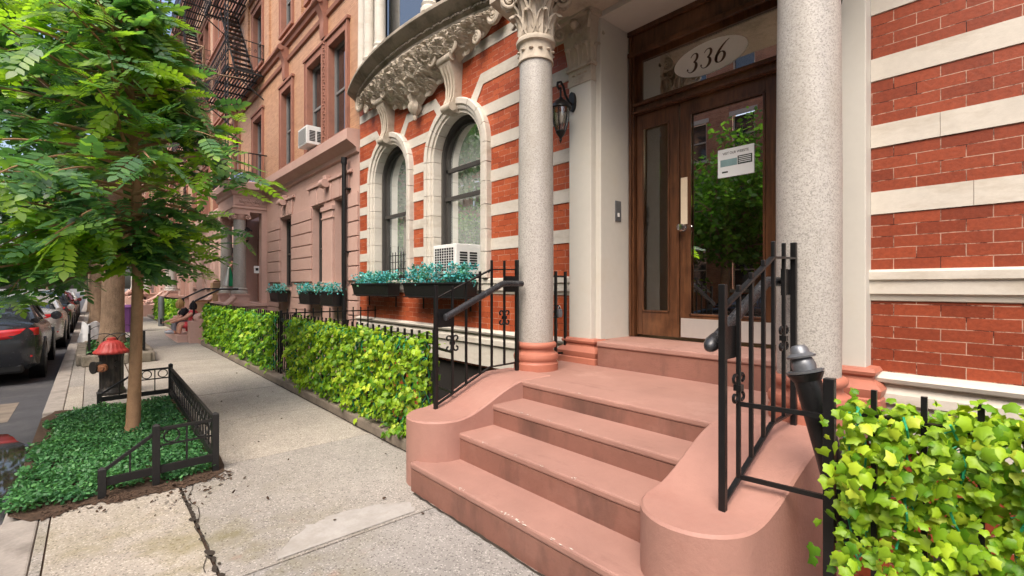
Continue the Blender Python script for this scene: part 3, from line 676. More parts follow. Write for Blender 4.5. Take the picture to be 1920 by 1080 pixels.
# bowed cornice with a carved corbel under it
BC, BH, SAG = 6.72, 2.36, .36
def bow(y, k=1.):
    s = (y - BC) / BH; return 4.0 - k * SAG * max(0, 1 - s * s) ** 1.0
def bow_path(n=48, ext=0):
    out = []
    for i in range(n + 1):
        y = BC + BH * (1 - 2 * i / n) * .999; dx = SAG * 2 * (y - BC) / BH ** 2
        nrm = Vector((-1, dx)).normalized(); out.append((bow(y), y, nrm.x, nrm.y))
    return out
bp = bow_path()
MB().sweep([(-.2, 5.06), (.03, 5.06), (.05, 5.085), (.05, 5.12), (.085, 5.15), (.085, 5.185), (.11, 5.195), (.15, 5.225), (.205, 5.27), (.235, 5.30), (.235, 5.34), (.22, 5.36), (.10, 5.42), (-.2, 5.43)], bp).build('bow_cornice', 'cornice', house, smooth=True)
dn = MB(); dn.sweep([(.080, 5.156), (.090, 5.156), (.090, 5.180), (.080, 5.180)], bp, closed_prof=True)
for i in range(0, 96):
    y = BC + BH * (1 - 2 * (i + .5) / 96) * .98
    dx = SAG * 2 * (y - BC) / BH ** 2; nr = Vector((-1, dx, 0)).normalized(); tg = Vector((-nr.y, nr.x, 0))
    c = Vector((bow(y), y, 0)) + nr * .094
    if i % 4 != 3: dn.bar(c + tg * .018 + Vector((0, 0, 5.168)), c - tg * .018 + Vector((0, 0, 5.168)), .022, .026)
dn.build('cornice_dentils', 'cornice', house)
def low(s): return 4.40 + .60 * abs(s) ** 1.15
vol = []
for k in range(11):      # running scrolls, large and small, mirrored about the middle
    s = .06 + .085 * k; vol.append((s, .33 + .40 * ((k % 2)) - .12 * (k % 3), .17 + .05 * ((k * 7) % 3), 1 if k % 2 else -1))
    vol.append((s + .04, .80 - .5 * (k % 2), .10, -1 if k % 2 else 1))
def relief(y, t):
    s = (y - BC) / 2.12; z = low(s) + (5.06 - low(s)) * t; h = 0.; wsum = 0.
    for vs, vt, vr, sg in vol:
        for mir in (1, -1):
            cy = BC + mir * vs * 2.12; cz = low(vs) + (5.06 - low(vs)) * vt
            dy, dz = (y - cy) * mir, z - cz; r = math.hypot(dy, dz)
            if r < vr * 1.5:
                a = math.atan2(dz, dy) * sg; wv = max(0, 1 - (r / (vr * 1.5)) ** 2)
                ph = 5.2 * math.log(r / vr + .08) * 1.25 - a
                h += wv * (.55 * math.cos(ph) + .30 * math.cos(3 * a + 2.0 * ph) + .45 * math.exp(-(r / (vr * .22)) ** 2)); wsum += wv
    h = h / max(1, wsum) if wsum else 0
    h += .30 * math.cos(58 * ((y - BC) * (1 if y > BC else -1)) * .5 + 16 * t + 2.4 * math.sin(5 * t + 9 * s)) * (1 - min(1, wsum))
    h += .18 * math.sin(70 * y + 9 * math.sin(40 * z)) * math.sin(64 * z + 5 * math.sin(33 * y))
    return h
def corb(u, t):
    s = u * 2 - 1; y = BC + 2.12 * s; L0 = low(s); z = L0 + (5.06 - L0) * t
    e = min(1, t * 6, (1 - t) * 9 + .25, (1 - abs(s)) * 14 + .1)
    X = 4.0 - (.05 + (4.0 - bow(y) + .02) * (1 - (1 - t) ** 1.7)) - .062 * e * relief(y, t) - .02 * e
    lobes = .02 * math.sin(s * 40) * (1 - t) ** 4
    return (X, y, z + lobes)
MB().grid(420, 90, corb).build('carved_corbel', 'stonecut', house, smooth=True)
ex = MB()
ex.lathe([(0, 4.17), (.02, 4.18), (.035, 4.22), (.03, 4.25), (.06, 4.28), (.095, 4.33), (.11, 4.40), (.085, 4.46), (.10, 4.50), (.12, 4.54), (.10, 4.62)], (3.90, BC + .02, 0), 22, flute=(7, .12))
for sg in (-1, 1):
    spiral(ex, (3.86, BC + sg * 2.02, 5.00), (0, sg, 0), (0, 0, 1), .14, 2.0, .042, 1, 34)
    for q in range(5): acanthus(ex, (3.90, BC + sg * (.35 + q * .33), low(.16 + q * .15) - .02), (-1, 0, 0), .30, .22, .16)
    for q in range(4): spiral(ex, (bow(BC + sg * (.3 + q * .46), .8) - .02, BC + sg * (.3 + q * .46), 4.86 - .05 * (q % 2)), (0, sg, 0), (0, 0, 1 if q % 2 else -1), .12 - .012 * q, 1.9, .026, 1, 30)
ex.build('corbel_ornament', 'stonecut', house, smooth=True)
# bow-fronted storey above the cornice
up = MB(); p2 = [(x + .10, y, nx, ny) for x, y, nx, ny in bow_path(36)]
up.sweep([(-.2, 5.40), (.03, 5.40), (.03, 5.62), (0, 5.64), (-.2, 5.64)], p2); up.sweep([(-.2, 8.0), (.02, 8.0), (.1, 8.3), (.1, 9.0), (-.2, 9.0)], p2)
for y in (4.55, 5.62, 7.78, 8.86): up.box(bow(y) + .08, y - .16, 5.6, 4.3, y + .16, 8.02)
up.build('bow_front', 'stone', house)
for y in (5.0, 5.35, 5.92, 7.48, 8.05, 8.55):
    MB().lathe([(.13, 5.44), (.13, 5.50), (.105, 5.53), (.12, 5.57), (.095, 5.60), (.09, 6.5), (.085, 8.0)], (bow(y) - .02, y, 0), 20).build('bow_colonnette', 'stone', house, smooth=True)
for a, b in ((4.71, 5.46), (5.78, 7.62), (7.94, 8.70)):
    f = MB(); xm = bow((a + b) / 2) + .12
    f.box(xm, a, 5.6, xm + .06, b, 5.68).box(xm, a, 6.7, xm + .06, b, 6.78).box(xm, a, 5.6, xm + .06, a + .08, 8).box(xm, b - .08, 5.6, xm + .06, b, 8)
    f = f.build('window', 'darkframe', house); MB().box(xm + .03, a, 5.62, xm + .035, b, 8).build('pane', 'darkglass', f); MB().box(xm + .3, a - .3, 5.5, xm + .35, b + .3, 8.1).build('blind', 'curtain', f)
# timber entrance: frame, transom light, three leaves
XD = 4.44
fr = MB()
fr.box(XD - .02, 2.985, .962, XD + .16, 3.049, 4.278).box(XD - .02, 1.172, .962, XD + .16, 1.235, 4.278)
fr.box(XD - .02, 1.236, 4.03, XD + .16, 2.984, 4.278).box(XD - .055, 1.18, 4.225, XD - .021, 3.045, 4.276).box(XD - .05, 1.18, 4.0, XD - .0205, 3.045, 4.045)
fr.box(XD - .0, 1.236, 3.37, XD + .15, 2.984, 3.49).box(XD - .03, 1.236, 3.375, XD - .001, 2.984, 3.40).box(XD - .035, 1.236, 3.455, XD - .001, 2.984, 3.485)
fr.box(XD - .045, 3.005, .965, XD - .021, 3.03, 4.22)
frame = fr.build('door_frame', 'wood', house, bevel=.004)
tl = MB().box(XD + .05, 1.236, 3.491, XD + .09, 2.984, 3.53).box(XD + .05, 1.236, 3.96, XD + .09, 2.984, 4.029).box(XD + .05, 2.92, 3.53, XD + .09, 2.983, 3.96).build('transom_window', 'wood', house)
MB().box(XD + .06, 1.237, 3.53, XD + .066, 2.92, 3.96).build('pane', 'doorglass', tl)
oc, oz, oa, ob = 2.18, 3.735, .365, .158
ov = MB().prism([(oc + oa * math.cos(2 * PI * i / 48), oz + ob * math.sin(2 * PI * i / 48)) for i in range(48)], 'X', XD + .052, XD + .058).build('number_oval', 'frost', tl)
def ribbon(pts, wds, x, name, parent, mat):
    m = MB(); vs = []; P = [Vector(p) for p in pts]
    for i, p in enumerate(P):
        d = (P[min(i + 1, len(P) - 1)] - P[max(i - 1, 0)]).normalized(); nrm = Vector((-d.y, d.x)); w2 = wds[i] / 2
        for q, xx in ((1, x), (-1, x), (-1, x + .003), (1, x + .003)): vs.append((xx, p.x + nrm.x * q * w2, p.y + nrm.y * q * w2))
    fs = [(4 * i + a, 4 * i + 4 + a, 4 * i + 4 + (a + 1) % 4, 4 * i + (a + 1) % 4) for i in range(len(P) - 1) for a in range(4)]
    m.add(vs, fs); return m.build(name, mat, parent)
def digit(kind, yc, zc, h):
    pts = []; wd = []
    def put(x, y, w_): pts.append((yc - (x + .22 * y) * h, zc + y * h)); wd.append(w_ * h)     # reads left to right from the street
    if kind == '3':
        for i in range(15):
            a = R(165 - i * 17.5); put(.02 + .19 * math.cos(a), .25 + .22 * math.sin(a), .035 + .10 * max(0, math.cos(a)))
        for i in range(17):
            a = R(82 - i * 16.2); put(.01 + .24 * math.cos(a), -.22 + .26 * math.sin(a), .03 + .13 * max(0, math.cos(a)) ** 1.2)
        put(-.21, -.33, .11)
    else:
        for x, y, w_ in ((.30, .52, .02), (.16, .44, .05), (.02, .30, .09), (-.12, .10, .12), (-.20, -.12, .13), (-.17, -.32, .11)): put(x, y, w_)
        for i in range(19):
            a = R(215 + i * 19.5); put(.01 + .21 * math.cos(a), -.22 + .245 * math.sin(a), .03 + .11 * abs(math.cos(a)) ** 1.3)
    ribbon(pts, wd, XD + .048, 'number_digit', tl, 'bronze')
digit('3', 2.345, oz - .004, .185); digit('3', 2.205, oz - .004, .185); digit('6', 2.06, oz + .004, .195)
def leaf_door(y0, y1, glass, mid, gm='sideglass'):
    d = MB(); x0, x1 = XD + .03, XD + .085; a, b, zb, zt = glass
    d.box(x0, y0 + .003, .985, x1, a, 3.366).box(x0, b, .985, x1, y1 - .003, 3.366).box(x0, a, .985, x1, b, zb).box(x0, a, zt, x1, b, 3.366)
    for q0, q1, r0, r1 in ((a, a + .018, zb, zt), (b - .018, b, zb, zt), (a, b, zb, zb + .018), (a, b, zt - .018, zt)): d.box(x0 - .012, q0, r0, x0 - .0005, q1, r1)
    o = d.build('door', 'wood', house, bevel=.003); MB().box(x0 + .02, a, zb, x0 + .027, b, zt).build('pane', gm, o); return o
leaf_door(2.475, 2.98, (2.585, 2.905, 1.235, 3.215), 0)
main = leaf_door(1.555, 2.470, (1.655, 2.365, 1.215, 3.235), 1, 'doorglass')
leaf_door(1.24, 1.55, (1.30, 1.49, 1.235, 3.215), 0)
MB().box(XD + .022, 1.565, .995, XD + .0285, 2.455, 1.185).build('kick_plate', 'steel', main)
MB().box(XD + .020, 2.385, 2.13, XD + .0285, 2.455, 2.60).build('lock_plate', 'plate', main)
MB().lathe([(.0, -.085), (.030, -.083), (.040, -.065), (.036, -.045), (.016, -.03), (.014, 0), (.034, .004), (.034, .012), (0, .012)], (XD + .018, 2.425, 2.095), 20, axis='X').build('knob', 'chrome', main, smooth=True)
MB().box(4.0, 1.10, .90, 4.45, 3.10, .958).build('threshold', 'stoop', house)
# lobby behind the glass
lb = MB(); lb.box(4.7, .9, .90, 9.0, 4.2, .93).box(4.7, .9, 4.4, 9, 4.2, 4.45).box(8.9, .9, .9, 9, 4.2, 4.4).box(4.55, 4.2, .9, 9, 4.25, 4.4).box(4.55, .85, .9, 9, .9, 4.4).box(6.1, 2.75, .93, 6.2, 4.2, 4.4)
lb.box(4.62, 3.06, .9, 4.64, 4.2, 4.4)
lb.build('lobby', 'lobby', house)
for p, q in (((5.7, 1.75, 3.85), (5.9, 1.35, 4.08)), ((5.6, 2.28, 3.93), (5.6, 2.20, 3.80)), ((6.2, 1.7, 3.45), (6.3, 1.2, 3.52)), ((6.0, 1.75, 3.15), (6.2, 1.35, 3.33))):
    tag(MB().tube([p, q], .014, 8).build('lobby_lamp', 'tube', None, loc=p), None, 'lamp', 'lit lamp tubes inside the lobby')['label'] = 'thin lit lamp tube glowing behind the glass of the entrance door'
nf = thing('framed_notice', 'small gilt framed yellowed notice seen through the narrow door pane', 'notice', (6.08, 3.32, 2.3))
MB().box(6.07, 3.19, 2.26, 6.099, 3.41, 2.66).build('frame', 'gold', nf); MB().box(6.06, 3.215, 2.29, 6.0695, 3.385, 2.63).build('sheet', 'oldpaper', nf)
# bell plate on the door reveal
bp_ = thing('intercom_plate', 'small grey metal bell plate with one white button on the door reveal', 'intercom', (4.2, 3.045, 2.28))
MB().box(4.17, 3.04, 2.20, 4.27, 3.0485, 2.42).build('plate', 'greymetal', bp_, bevel=.003); MB().box(4.205, 3.034, 2.25, 4.235, 3.0398, 2.29).build('button', 'white', bp_)
# paper sign on the door pane
ps = thing('paper_sign', 'white paper notice about a website taped to the glass of the door', 'sign', (XD + .04, 1.92, 2.55))
MB().box(XD + .040, 1.755, 2.535, XD + .046, 2.085, 2.80).build('sheet', 'paper', ps)
MB().box(XD + .0385, 1.905, 2.635, XD + .0395, 2.06, 2.70).build('picture', 'paperteal', ps); MB().box(XD + .0385, 1.77, 2.635, XD + .0395, 1.90, 2.715).build('text_block', 'ink', ps)
for q in range(4): MB().box(XD + .0375, 1.78, 2.65 + q * .016, XD + .0383, 1.89, 2.656 + q * .016).build('text_line', 'paper', ps)
MB().box(XD + .0385, 1.99, 2.575, XD + .0395, 2.045, 2.59).build('logo', 'ink', ps)
text_mesh('heading', 'VISIT OUR WEBSITE', .034, 'ink', ps, Matrix.Translation((XD + .039, 1.92, 2.745)) @ Matrix(((0, 0, -1, 0), (-1, 0, 0, 0), (0, 1, 0, 0), (0, 0, 0, 1))), .8)
# ---------------------------------------------------------------- entrance stoop
YM = 2.11
def mir(y): return 2 * YM - y
st = thing('entrance_stoop', 'red brown painted stoop of four steps with rounded cheek walls before the striped brick house', 'stoop', (2.6, YM, 0))
rz = [0, .21, .405, .565, .71]; rx = [1.765, 2.07, 2.395, 2.715]
for i in range(4):
    xa = rx[i]; xb = rx[i + 1] + .02 if i < 3 else 3.99
    y1 = 3.115 if i == 0 else (3.0 if i < 3 else 3.47)
    z0, z1 = rz[i] - (.0 if i == 0 else .001), rz[i + 1]; nose = .007
    tr = MB(); tr.box(xa - nose, mir(y1), z1 - .045, xb, y1, z1)
    name = 'landing' if i == 3 else 'step'
    o = tr.build(name, 'stoop', st, bevel=.012)
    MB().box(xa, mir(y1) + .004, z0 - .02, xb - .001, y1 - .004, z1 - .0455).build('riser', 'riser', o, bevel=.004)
# chipped paint on the nosings, bare white masonry
ch = MB()
def chip(x, y, z, l, w_):
    n = 10; ch.add([(x + w_ * math.cos(2 * PI * k / n) * random.uniform(.45, 1), y + l * math.sin(2 * PI * k / n) * random.uniform(.5, 1), z) for k in range(n)], [tuple(range(n))])
for (i, y, l) in [(0, 2.45, .03), (0, 2.05, .03), (0, 1.97, .05), (0, 1.90, .04), (0, 1.66, .05), (1, 2.62, .025), (1, 2.28, .02), (1, 2.05, .016), (1, 1.78, .022), (2, 2.6, .03), (2, 2.5, .02), (2, 2.3, .018), (2, 2.02, .02), (3, 2.3, .02), (3, 2.5, .015)]:
    for q in range(5): chip(rx[i] - .012 + random.uniform(0, .022), y + random.gauss(0, l * .7), rz[i + 1] + .0012 + q * .0003, l * random.uniform(.12, .35), random.uniform(.002, .007))
ch.build('paint_chip', 'stone', st)
ds = MB().box(3.775, mir(2.985), .905, 4.44, 2.985, .957).build('door_step', 'stoop', st, bevel=.012)
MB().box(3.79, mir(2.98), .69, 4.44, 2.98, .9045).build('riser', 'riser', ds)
def cheek(sg):
    Y = (lambda y: y) if sg > 0 else mir
    cx, cy, rr = 2.06, 3.175, .255; m = MB()
    def ztop(x):
        t = min(1, max(0, (x - 2.05) / .70)); return .505 + .212 * (t * t * (3 - 2 * t))
    outline = [(cx + rr * 1.03 * math.cos(a), cy + rr * math.sin(a)) for a in [R(270 - i * 7.5) for i in range(25)]]   # inner side round the nose to the outer side
    xs = [2.06 + .055 * i for i in range(1, 19)]
    inner = [(x, cy - rr) for x in xs]; outer = [(x, cy + rr + .045 * min(1, (x - 2.06) / .6)) for x in xs]
    # side skin
    loop = list(reversed(inner)) + outline + outer
    vs = [(x, Y(y), -.3) for x, y in loop] + [(x, Y(y), ztop(x) - .012) for x, y in loop]; n = len(loop)
    # slightly rounded top arris
    c2 = [(x, y) for x, y in loop]; ins = []
    for i, (x, y) in enumerate(loop):
        a = Vector(loop[max(i - 1, 0)]); b = Vector(loop[min(i + 1, n - 1)]); d = (b - a).normalized(); ins.append((x + d.y * .012, y - d.x * .012))
    vs += [(x, Y(y), ztop(x)) for x, y in ins]
    fs = [(i, i + 1, n + i + 1, n + i) for i in range(n - 1)] + [(n + i, n + i + 1, 2 * n + i + 1, 2 * n + i) for i in range(n - 1)]
    m.add(vs, fs)
    # top: pair inner with outer points; nose as rows across
    k = len(outline); top = 2 * n
    for i in range(n // 2):
        f = (top + i, top + i + 1, top + n - 2 - i, top + n - 1 - i)
        m.f.append(f if i + 1 < n - 2 - i else (f[0], f[1], f[3])); m.m.append(0)
    m.build('cheek_wall', 'cheek', st, smooth=True)
MT['cheek'] = M('red brown painted render', (.355, .188, .150), .62, .08, 1.6, .5, 45, stain=(.31, .14, .11), stain_amt=.5, bdist=.006)
cheek(1); cheek(-1)

# ---------------------------------------------------------------- iron stair railings
def scroll_orn(x, y, z, parent):
    m = MB()
    for sx in (-1, 1):
        for sz in (-1, 1):
            pts = []
            for i in range(16):
                t = i / 15; a = t * 1.45 * PI; r = .028 * (1 - .55 * t)
                pts.append((x + sx * (.010 + .028 - r * math.cos(a)), y, z + sz * (.028 + r * math.sin(a) + .03 * (1 - t) * 0 + .012)))
            pts.insert(0, (x + sx * .010, y, z)); m.tube(pts, .0075, 6)
    m.bar((x, y, z - .014), (x, y, z + .014), .034, .034); m.build('scroll_ornament', 'iron', parent)
def railing(y, sg, label):
    r = thing('stair_railing', label, 'railing', (2.55, y, .5), 'iron railings of the entrance stoop')
    xs = [2.10, 2.262, 2.404, 2.554, 2.686, 2.835, 2.99]
    zb = [.495, .60, .68, .75, .79, .80, .715]; zt = [1.512, 1.46, 1.545, 1.675, 1.74, 1.745, 1.752]
    rail = lambda x: 1.412 + (1.655 - 1.412) * min(1, (x - 2.12) / .555)
    lowr = lambda x: .545 + (.785 - .545) * min(1, (x - 2.12) / .54)
    for i, x in enumerate(xs):
        s = .030 if i in (0, 6) else .019
        if i not in (0, 6): zb[i] = lowr(x); 
        if i not in (0, 6): zt[i] = rail(x) + (.035 if i < 4 else .085)
        MB().box(x - s / 2, y - s / 2, zb[i], x + s / 2, y + s / 2, zt[i]).build('post' if i in (0, 6) else 'picket', 'iron', r, bevel=.003)
    MB().bar((2.10, y - .0, rail(2.10)), (2.675, y, rail(2.675)), .028, .011).bar((2.67, y, 1.655), (2.99, y, 1.663), .028, .011).build('top_rail', 'iron', r)
    MB().bar((2.10, y, lowr(2.1)), (2.665, y, lowr(2.665)), .024, .011).bar((2.66, y, .785), (2.99, y, .793), .024, .011).build('bottom_rail', 'iron', r)
    yi = y - sg * .062
    m = MB(); m.tube([(2.16, yi, 1.255), (2.40, yi, 1.365), (2.70, yi, 1.50), (2.745, yi, 1.522), (2.79, yi, 1.53), (3.0, yi, 1.53)], .0275, 14)
    m.lathe([(0, -.03), (.018, -.026), (.026, 0), (.018, .026), (0, .03)], (2.16, yi, 1.255), 12)
    m.build('handrail', 'pipe', r, smooth=True)
    for xa, xb, z0, z1, x, z in ((2.115, 2.27, 1.17, 1.32, 2.2, 1.262), (2.84, 2.985, 1.455, 1.60, 2.9, 1.525)):
        MB().box(xa, y - sg * .012, z0, xb, y - sg * .017, z1).bar((x, y - sg * .015, z), (x, yi, z), .02, .02).build('handrail_bracket', 'iron', r)
    scroll_orn(xs[1], y, 1.03, r); scroll_orn(xs[5], y, 1.22, r)
    for z0 in (.955, .615): MB().bar((2.262, y, z0), (2.31, y + sg * .335, z0 + .0), .015, .02).build('tie_bar', 'iron', r)
    for x in (2.404, 2.70):
        MB().tube([(x - .05, y, rail(x) - .03), (x - .03, y, rail(x) - .005)], .005, 6).build('brace', 'iron', r)
    return r
railing(3.30, 1, 'black iron stair railing with a pipe handrail on the left cheek wall')
railing(.955, -1, 'black iron stair railing with a pipe handrail on the right cheek wall')
ep = thing('knob_end', 'bulbous dark end of the pipe handrail beside the near railing', 'handrail end', (2.10, 1.02, 1.31))
k_ = Vector((.09, 0, .042)).normalized(); MB().tube([Vector((2.15, 1.017, 1.25)) + k_ * q for q in (-.075, -.068, -.045, -.015, .015, .04, .06)], [.005, .018, .031, .036, .033, .028, .026], 18).build('bulb', 'pipe', ep, smooth=True)
MB().bar((2.13, 1.017, 1.245), (2.10, .955, 1.24), .018).build('arm', 'iron', ep)
for sg, lb_ in ((1, 'short black iron railing panel between the far column and its pilaster'),):
    y = 3.44 if sg > 0 else mir(3.44)
    r = thing('railing_panel', lb_, 'railing', (3.6, y, .71), 'short railing panels beside the columns')
    for i, x in enumerate((3.52, 3.67, 3.82)):
        MB().box(x - .012, y - .012, .80 if i < 2 else .70, x + .012, y + .012, 1.665 if i else 1.70).build('picket', 'iron', r)
    MB().box(3.50, y - .005, 1.60, 3.83, y + .005, 1.622).build('top_rail', 'iron', r); MB().box(3.36, y - .005, .785, 3.83, y + .005, .808).build('bottom_rail', 'iron', r)
    scroll_orn(3.67, y, 1.24, r)
    if sg > 0:
        pl = thing('padlock', 'small worn black padlock hanging on the short railing panel', 'padlock', (3.68, y - .03, 1.2))
        MB().lathe([(0, -.045), (.028, -.04), (.034, 0), (.028, .04), (0, .045)], (3.69, y - .035, 1.225), 14).build('lock_body', 'greymetal', pl, smooth=True); MB().tube([(3.69 + .022 * math.cos(PI * i / 8), y - .035, 1.26 + .04 * math.sin(PI * i / 8)) for i in range(9)], .006, 6).build('shackle', 'chrome', pl)

# ---------------------------------------------------------------- fences with plastic ivy
def fence(y0, y1, label, X=2.30, zt=1.06, step=.135):
    f = thing('iron_fence', label, 'fence', (X, (y0 + y1) / 2, .10), 'black iron fences along the areaway')
    p = MB(); n = int((y1 - y0) / step)
    for i in range(n + 1): y = y0 + (y1 - y0) * i / n; p.box(X - .009, y - .009, .10, X + .009, y + .009, zt + (.035 if i % 1 == 0 else 0))
    p.build('pickets', 'iron', f)
    MB().box(X - .014, y0, zt - .075, X + .014, y1, zt - .06).box(X - .014, y0, .17, X + .014, y1, .185).build('rails', 'iron', f)
    for y in (y0, y1): MB().box(X - .02, y - .02, .10, X + .02, y + .02, zt + .06).build('post', 'iron', f, bevel=.003)
    return f
def ivy(y0, y1, z0, z1, n, size, label, mat='ivy', X=2.30, vines=True, side_end=None):
    t = thing('ivy_panel', label, 'ivy', (X - .05, (y0 + y1) / 2, .1), 'plastic ivy panels hung on the fences')
    w_ = y1 - y0; A = w_ * (z1 - z0); N_ = int(A * n)
    strands = np.arange(y0 + .03, y1, .15); ys_ = strands[rng.integers(0, len(strands), N_)]; ys_ = ys_ + rng.normal(0, .045, N_) + .02 * np.sin(ys_ * 40)
    u = rng.random(N_); zz = z0 + (z1 - z0) * u
    zlo = z0 + .05 * np.sin(ys_ * 7.1) + .03 * np.sin(ys_ * 17.3) ; zhi = z1 + .018 * np.sin(ys_ * 5.3 + 1) + .015 * np.sin(ys_ * 13.7)
    zz = zlo + (zhi - zlo) * u
    depth = .05 + .035 * np.sin(ys_ * 54.6 + .6 * np.sin(zz * 9)) + .03 * np.sin(zz * 21 + ys_ * 9)
    P = np.stack([X - .03 - np.abs(depth) - rng.random(N_) * .055, np.clip(ys_, y0 - .04, y1 + .04), zz], 1)
    nr = np.stack([np.full(N_, -1.), rng.normal(0, .8, N_), rng.normal(.45, .7, N_)], 1)
    T = np.stack([rng.normal(-.2, .35, N_), rng.normal(0, .75, N_), rng.normal(-.75, .5, N_)], 1)
    b_ = slice(N_ // 2, N_ // 2 + N_ // 4); P[b_, 0] = X + .01 + rng.random(N_ // 4) * .06     # a back layer behind the pickets
    k = N_ // 9     # leaves spilling over the top and the back
    P[:k, 0] = X + rng.normal(0, .05, k); P[:k, 2] = zhi[:k] + rng.normal(-.015, .03, k); nr[:k] = rng.normal(0, .6, (k, 3)) + (-.3, 0, 1)
    leaves('leaves', mat, P, nr, T, size * rng.uniform(.5, 1.4, N_), IVY_V, IVY_F, t)
    s = MB()
    for y in strands:
        for q in range(2):
            pts = [(X - .045 - .025 * math.sin(j * 1.7 + y * 9 + q), y + q * .02 + .018 * math.sin(j * .9 + y * 31 + q * 2), z0 + (z1 - z0) * j / 14) for j in range(15)]
            s.tube([(p_[0] - (.045 if q else 0), p_[1], p_[2]) for p_ in pts], .0042, 5)
        if vines:
            for j in range(int(26 * (z1 - z0))):
                z = random.uniform(z0, z1); a = random.uniform(-1, 1); s.tube([(X - .05, y + .01, z), (X - .09, y + .03 + .05 * a, z + random.uniform(-.03, .02))], .0026, 4, cap=False)
    s.build('vine_stems', 'vine', t); return t
fence(3.62, 7.50, 'black iron picket fence with bright ivy, just left of the entrance stoop')
fence(8.22, 14.55, 'black iron picket fence with ivy in front of the pink brown house')
fence(19.0, 27.0, 'black iron picket fence beyond the stoop where the person sits')
fence(-3.0, .60, 'black iron picket fence at the lower right corner by the near cheek wall', step=.15)
ivy(3.66, 7.48, .13, 1.015, 1500, .052, 'long bright yellow green ivy panel on the fence left of the entrance stoop', vines=True)
ivy(8.30, 14.5, .14, 1.02, 700, .066, 'long lime green ivy panel on the fence in front of the pink brown house', 'ivyfar', vines=False)
ivy(19.1, 27, .14, 1.0, 330, .09, 'far lime green ivy panel beyond the stoop where the person sits', 'ivyfar', vines=False)
ivy(-1.2, .625, .43, 1.03, 3600, .041, 'near yellow green ivy panel with loose green stems at the lower right corner')
# gate between the two panels and the cross fence that parts the two areaways
gt = thing('iron_gate', 'narrow black iron gate with a curved brace between the two long ivy panels', 'gate', (2.3, 7.85, .1))
m = MB()
for y in np.linspace(7.62, 8.12, 6): m.box(2.292, y - .008, .14, 2.308, y + .008, 1.08)
m.build('pickets', 'iron', gt); MB().box(2.285, 7.58, .15, 2.315, 8.16, .175).box(2.285, 7.58, .98, 2.315, 8.16, 1.0).build('rails', 'iron', gt)
MB().tube([(2.27, 7.62 + .46 * (1 - math.cos(PI * i / 20)), .2 + .78 * math.sin(PI * i / 20)) for i in range(11)], .03, 8, flat=.4).build('brace', 'iron', gt)
cf = thing('cross_fence', 'black iron fence running from the gate back to the house wall', 'fence', (3.15, 8.3, .0), 'black iron fences along the areaway')
m = MB()
for x in np.arange(2.42, 4.0, .14): m.box(x - .009, 8.291, -.6, x + .009, 8.309, 1.14)
m.build('pickets', 'iron', cf); MB().box(2.32, 8.288, 1.06, 3.98, 8.312, 1.08).box(2.32, 8.288, .9, 3.98, 8.312, .915).build('rails', 'iron', cf)
# leaning vent pipe with its cap behind the near fence
vp = thing('vent_pipe', 'leaning black pipe with a grey mushroom cap beside the near column', 'pipe', (2.42, .62, .5))
a, b = Vector((2.40, .54, .42)), Vector((2.40, .715, 1.10))
d = (b - a).normalized(); MB().tube([a, b], [.050, .054], 18).tube([b - d * .02, b + d * .012], [.056, .074], 18).build('pipe', 'iron', vp, smooth=True)
def disc(pr, mat, nm):
    m = MB(); m.tube([b + d * z for r, z in pr], [max(r, .001) for r, z in pr], 22); m.build(nm, mat, vp, smooth=True)
disc([(.058, .010), (.074, .016), (.076, .026), (.062, .028), (.052, .02)], 'greymetal', 'collar')
disc([(.046, .02), (.050, .05), (.044, .075), (.036, .085)], 'greymetal', 'throat')
disc([(.058, .084), (.060, .092), (.040, .105), (.034, .128), (.026, .138), (.0, .142)], 'greymetal', 'cap')
dp = MB().tube([(2.75, .28, -.9), (2.75, .28, .38), (2.72, .26, .44), (2.6, .22, .46)], .05, 14).build('standpipe', 'greymetal', None, loc=(2.75, .28, -.9)); tag(dp, 'grey bent pipe half hidden below the near ivy panel', 'pipe')

# ---------------------------------------------------------------- wall lanterns
def lantern(y, sg, label):
    l = thing('wall_lantern', label, 'lantern', (3.86, y, 3.5), 'black lanterns beside the door')
    x0 = 3.86; cx = 3.66
    bk = MB(); bk.prism([(y + .045 * math.cos(2 * PI * i / 16), 3.47 + .105 * math.sin(2 * PI * i / 16)) for i in range(16)], 'X', x0 - .035, x0 - .001)
    pts = [(x0 - .03, y, 3.45), (x0 - .08, y, 3.46), (x0 - .13, y, 3.52), (x0 - .16, y, 3.60), (x0 - .20, y, 3.635), (x0 - .245, y, 3.615), (x0 - .25, y, 3.575), (x0 - .225, y, 3.555), (x0 - .20, y, 3.57)]
    bk.tube(pts, .013, 8).tube([(cx, y, 3.56), (cx, y, 3.44)], .010, 8); bk.build('bracket', 'iron', l, smooth=True)
    MB().lathe([(0, 3.475), (.02, 3.47), (.028, 3.45), (.05, 3.44), (.085, 3.405), (.115, 3.37), (.118, 3.355), (.10, 3.35), (.06, 3.355)], (cx, y, 0), 20).build('hood', 'iron', l, smooth=True)
    MB().lathe([(.088, 3.35), (.085, 3.28), (.070, 3.19), (.045, 3.12)], (cx, y, 0), 16, flute=(16, .02)).build('glass_shade', 'lampglass', l, smooth=True)
    c = MB()
    for k in range(6):
        a = 2 * PI * (k + .5) / 6; c.tube([(cx + r * math.cos(a), y + r * math.sin(a), z) for r, z in ((.092, 3.355), (.089, 3.28), (.074, 3.19), (.048, 3.115))], .006, 6)
    c.lathe([(.05, 3.125), (.055, 3.115), (.04, 3.085), (.02, 3.06), (.012, 3.04), (.016, 3.03), (.01, 3.015), (0, 2.99)], (cx, y, 0), 14); c.build('cage', 'iron', l, smooth=True)
    MB().lathe([(.0, 3.20), (.02, 3.22), (.03, 3.27), (.018, 3.32), (0, 3.33)], (cx, y, 0), 10).build('bulb', 'frost', l, smooth=True); return l
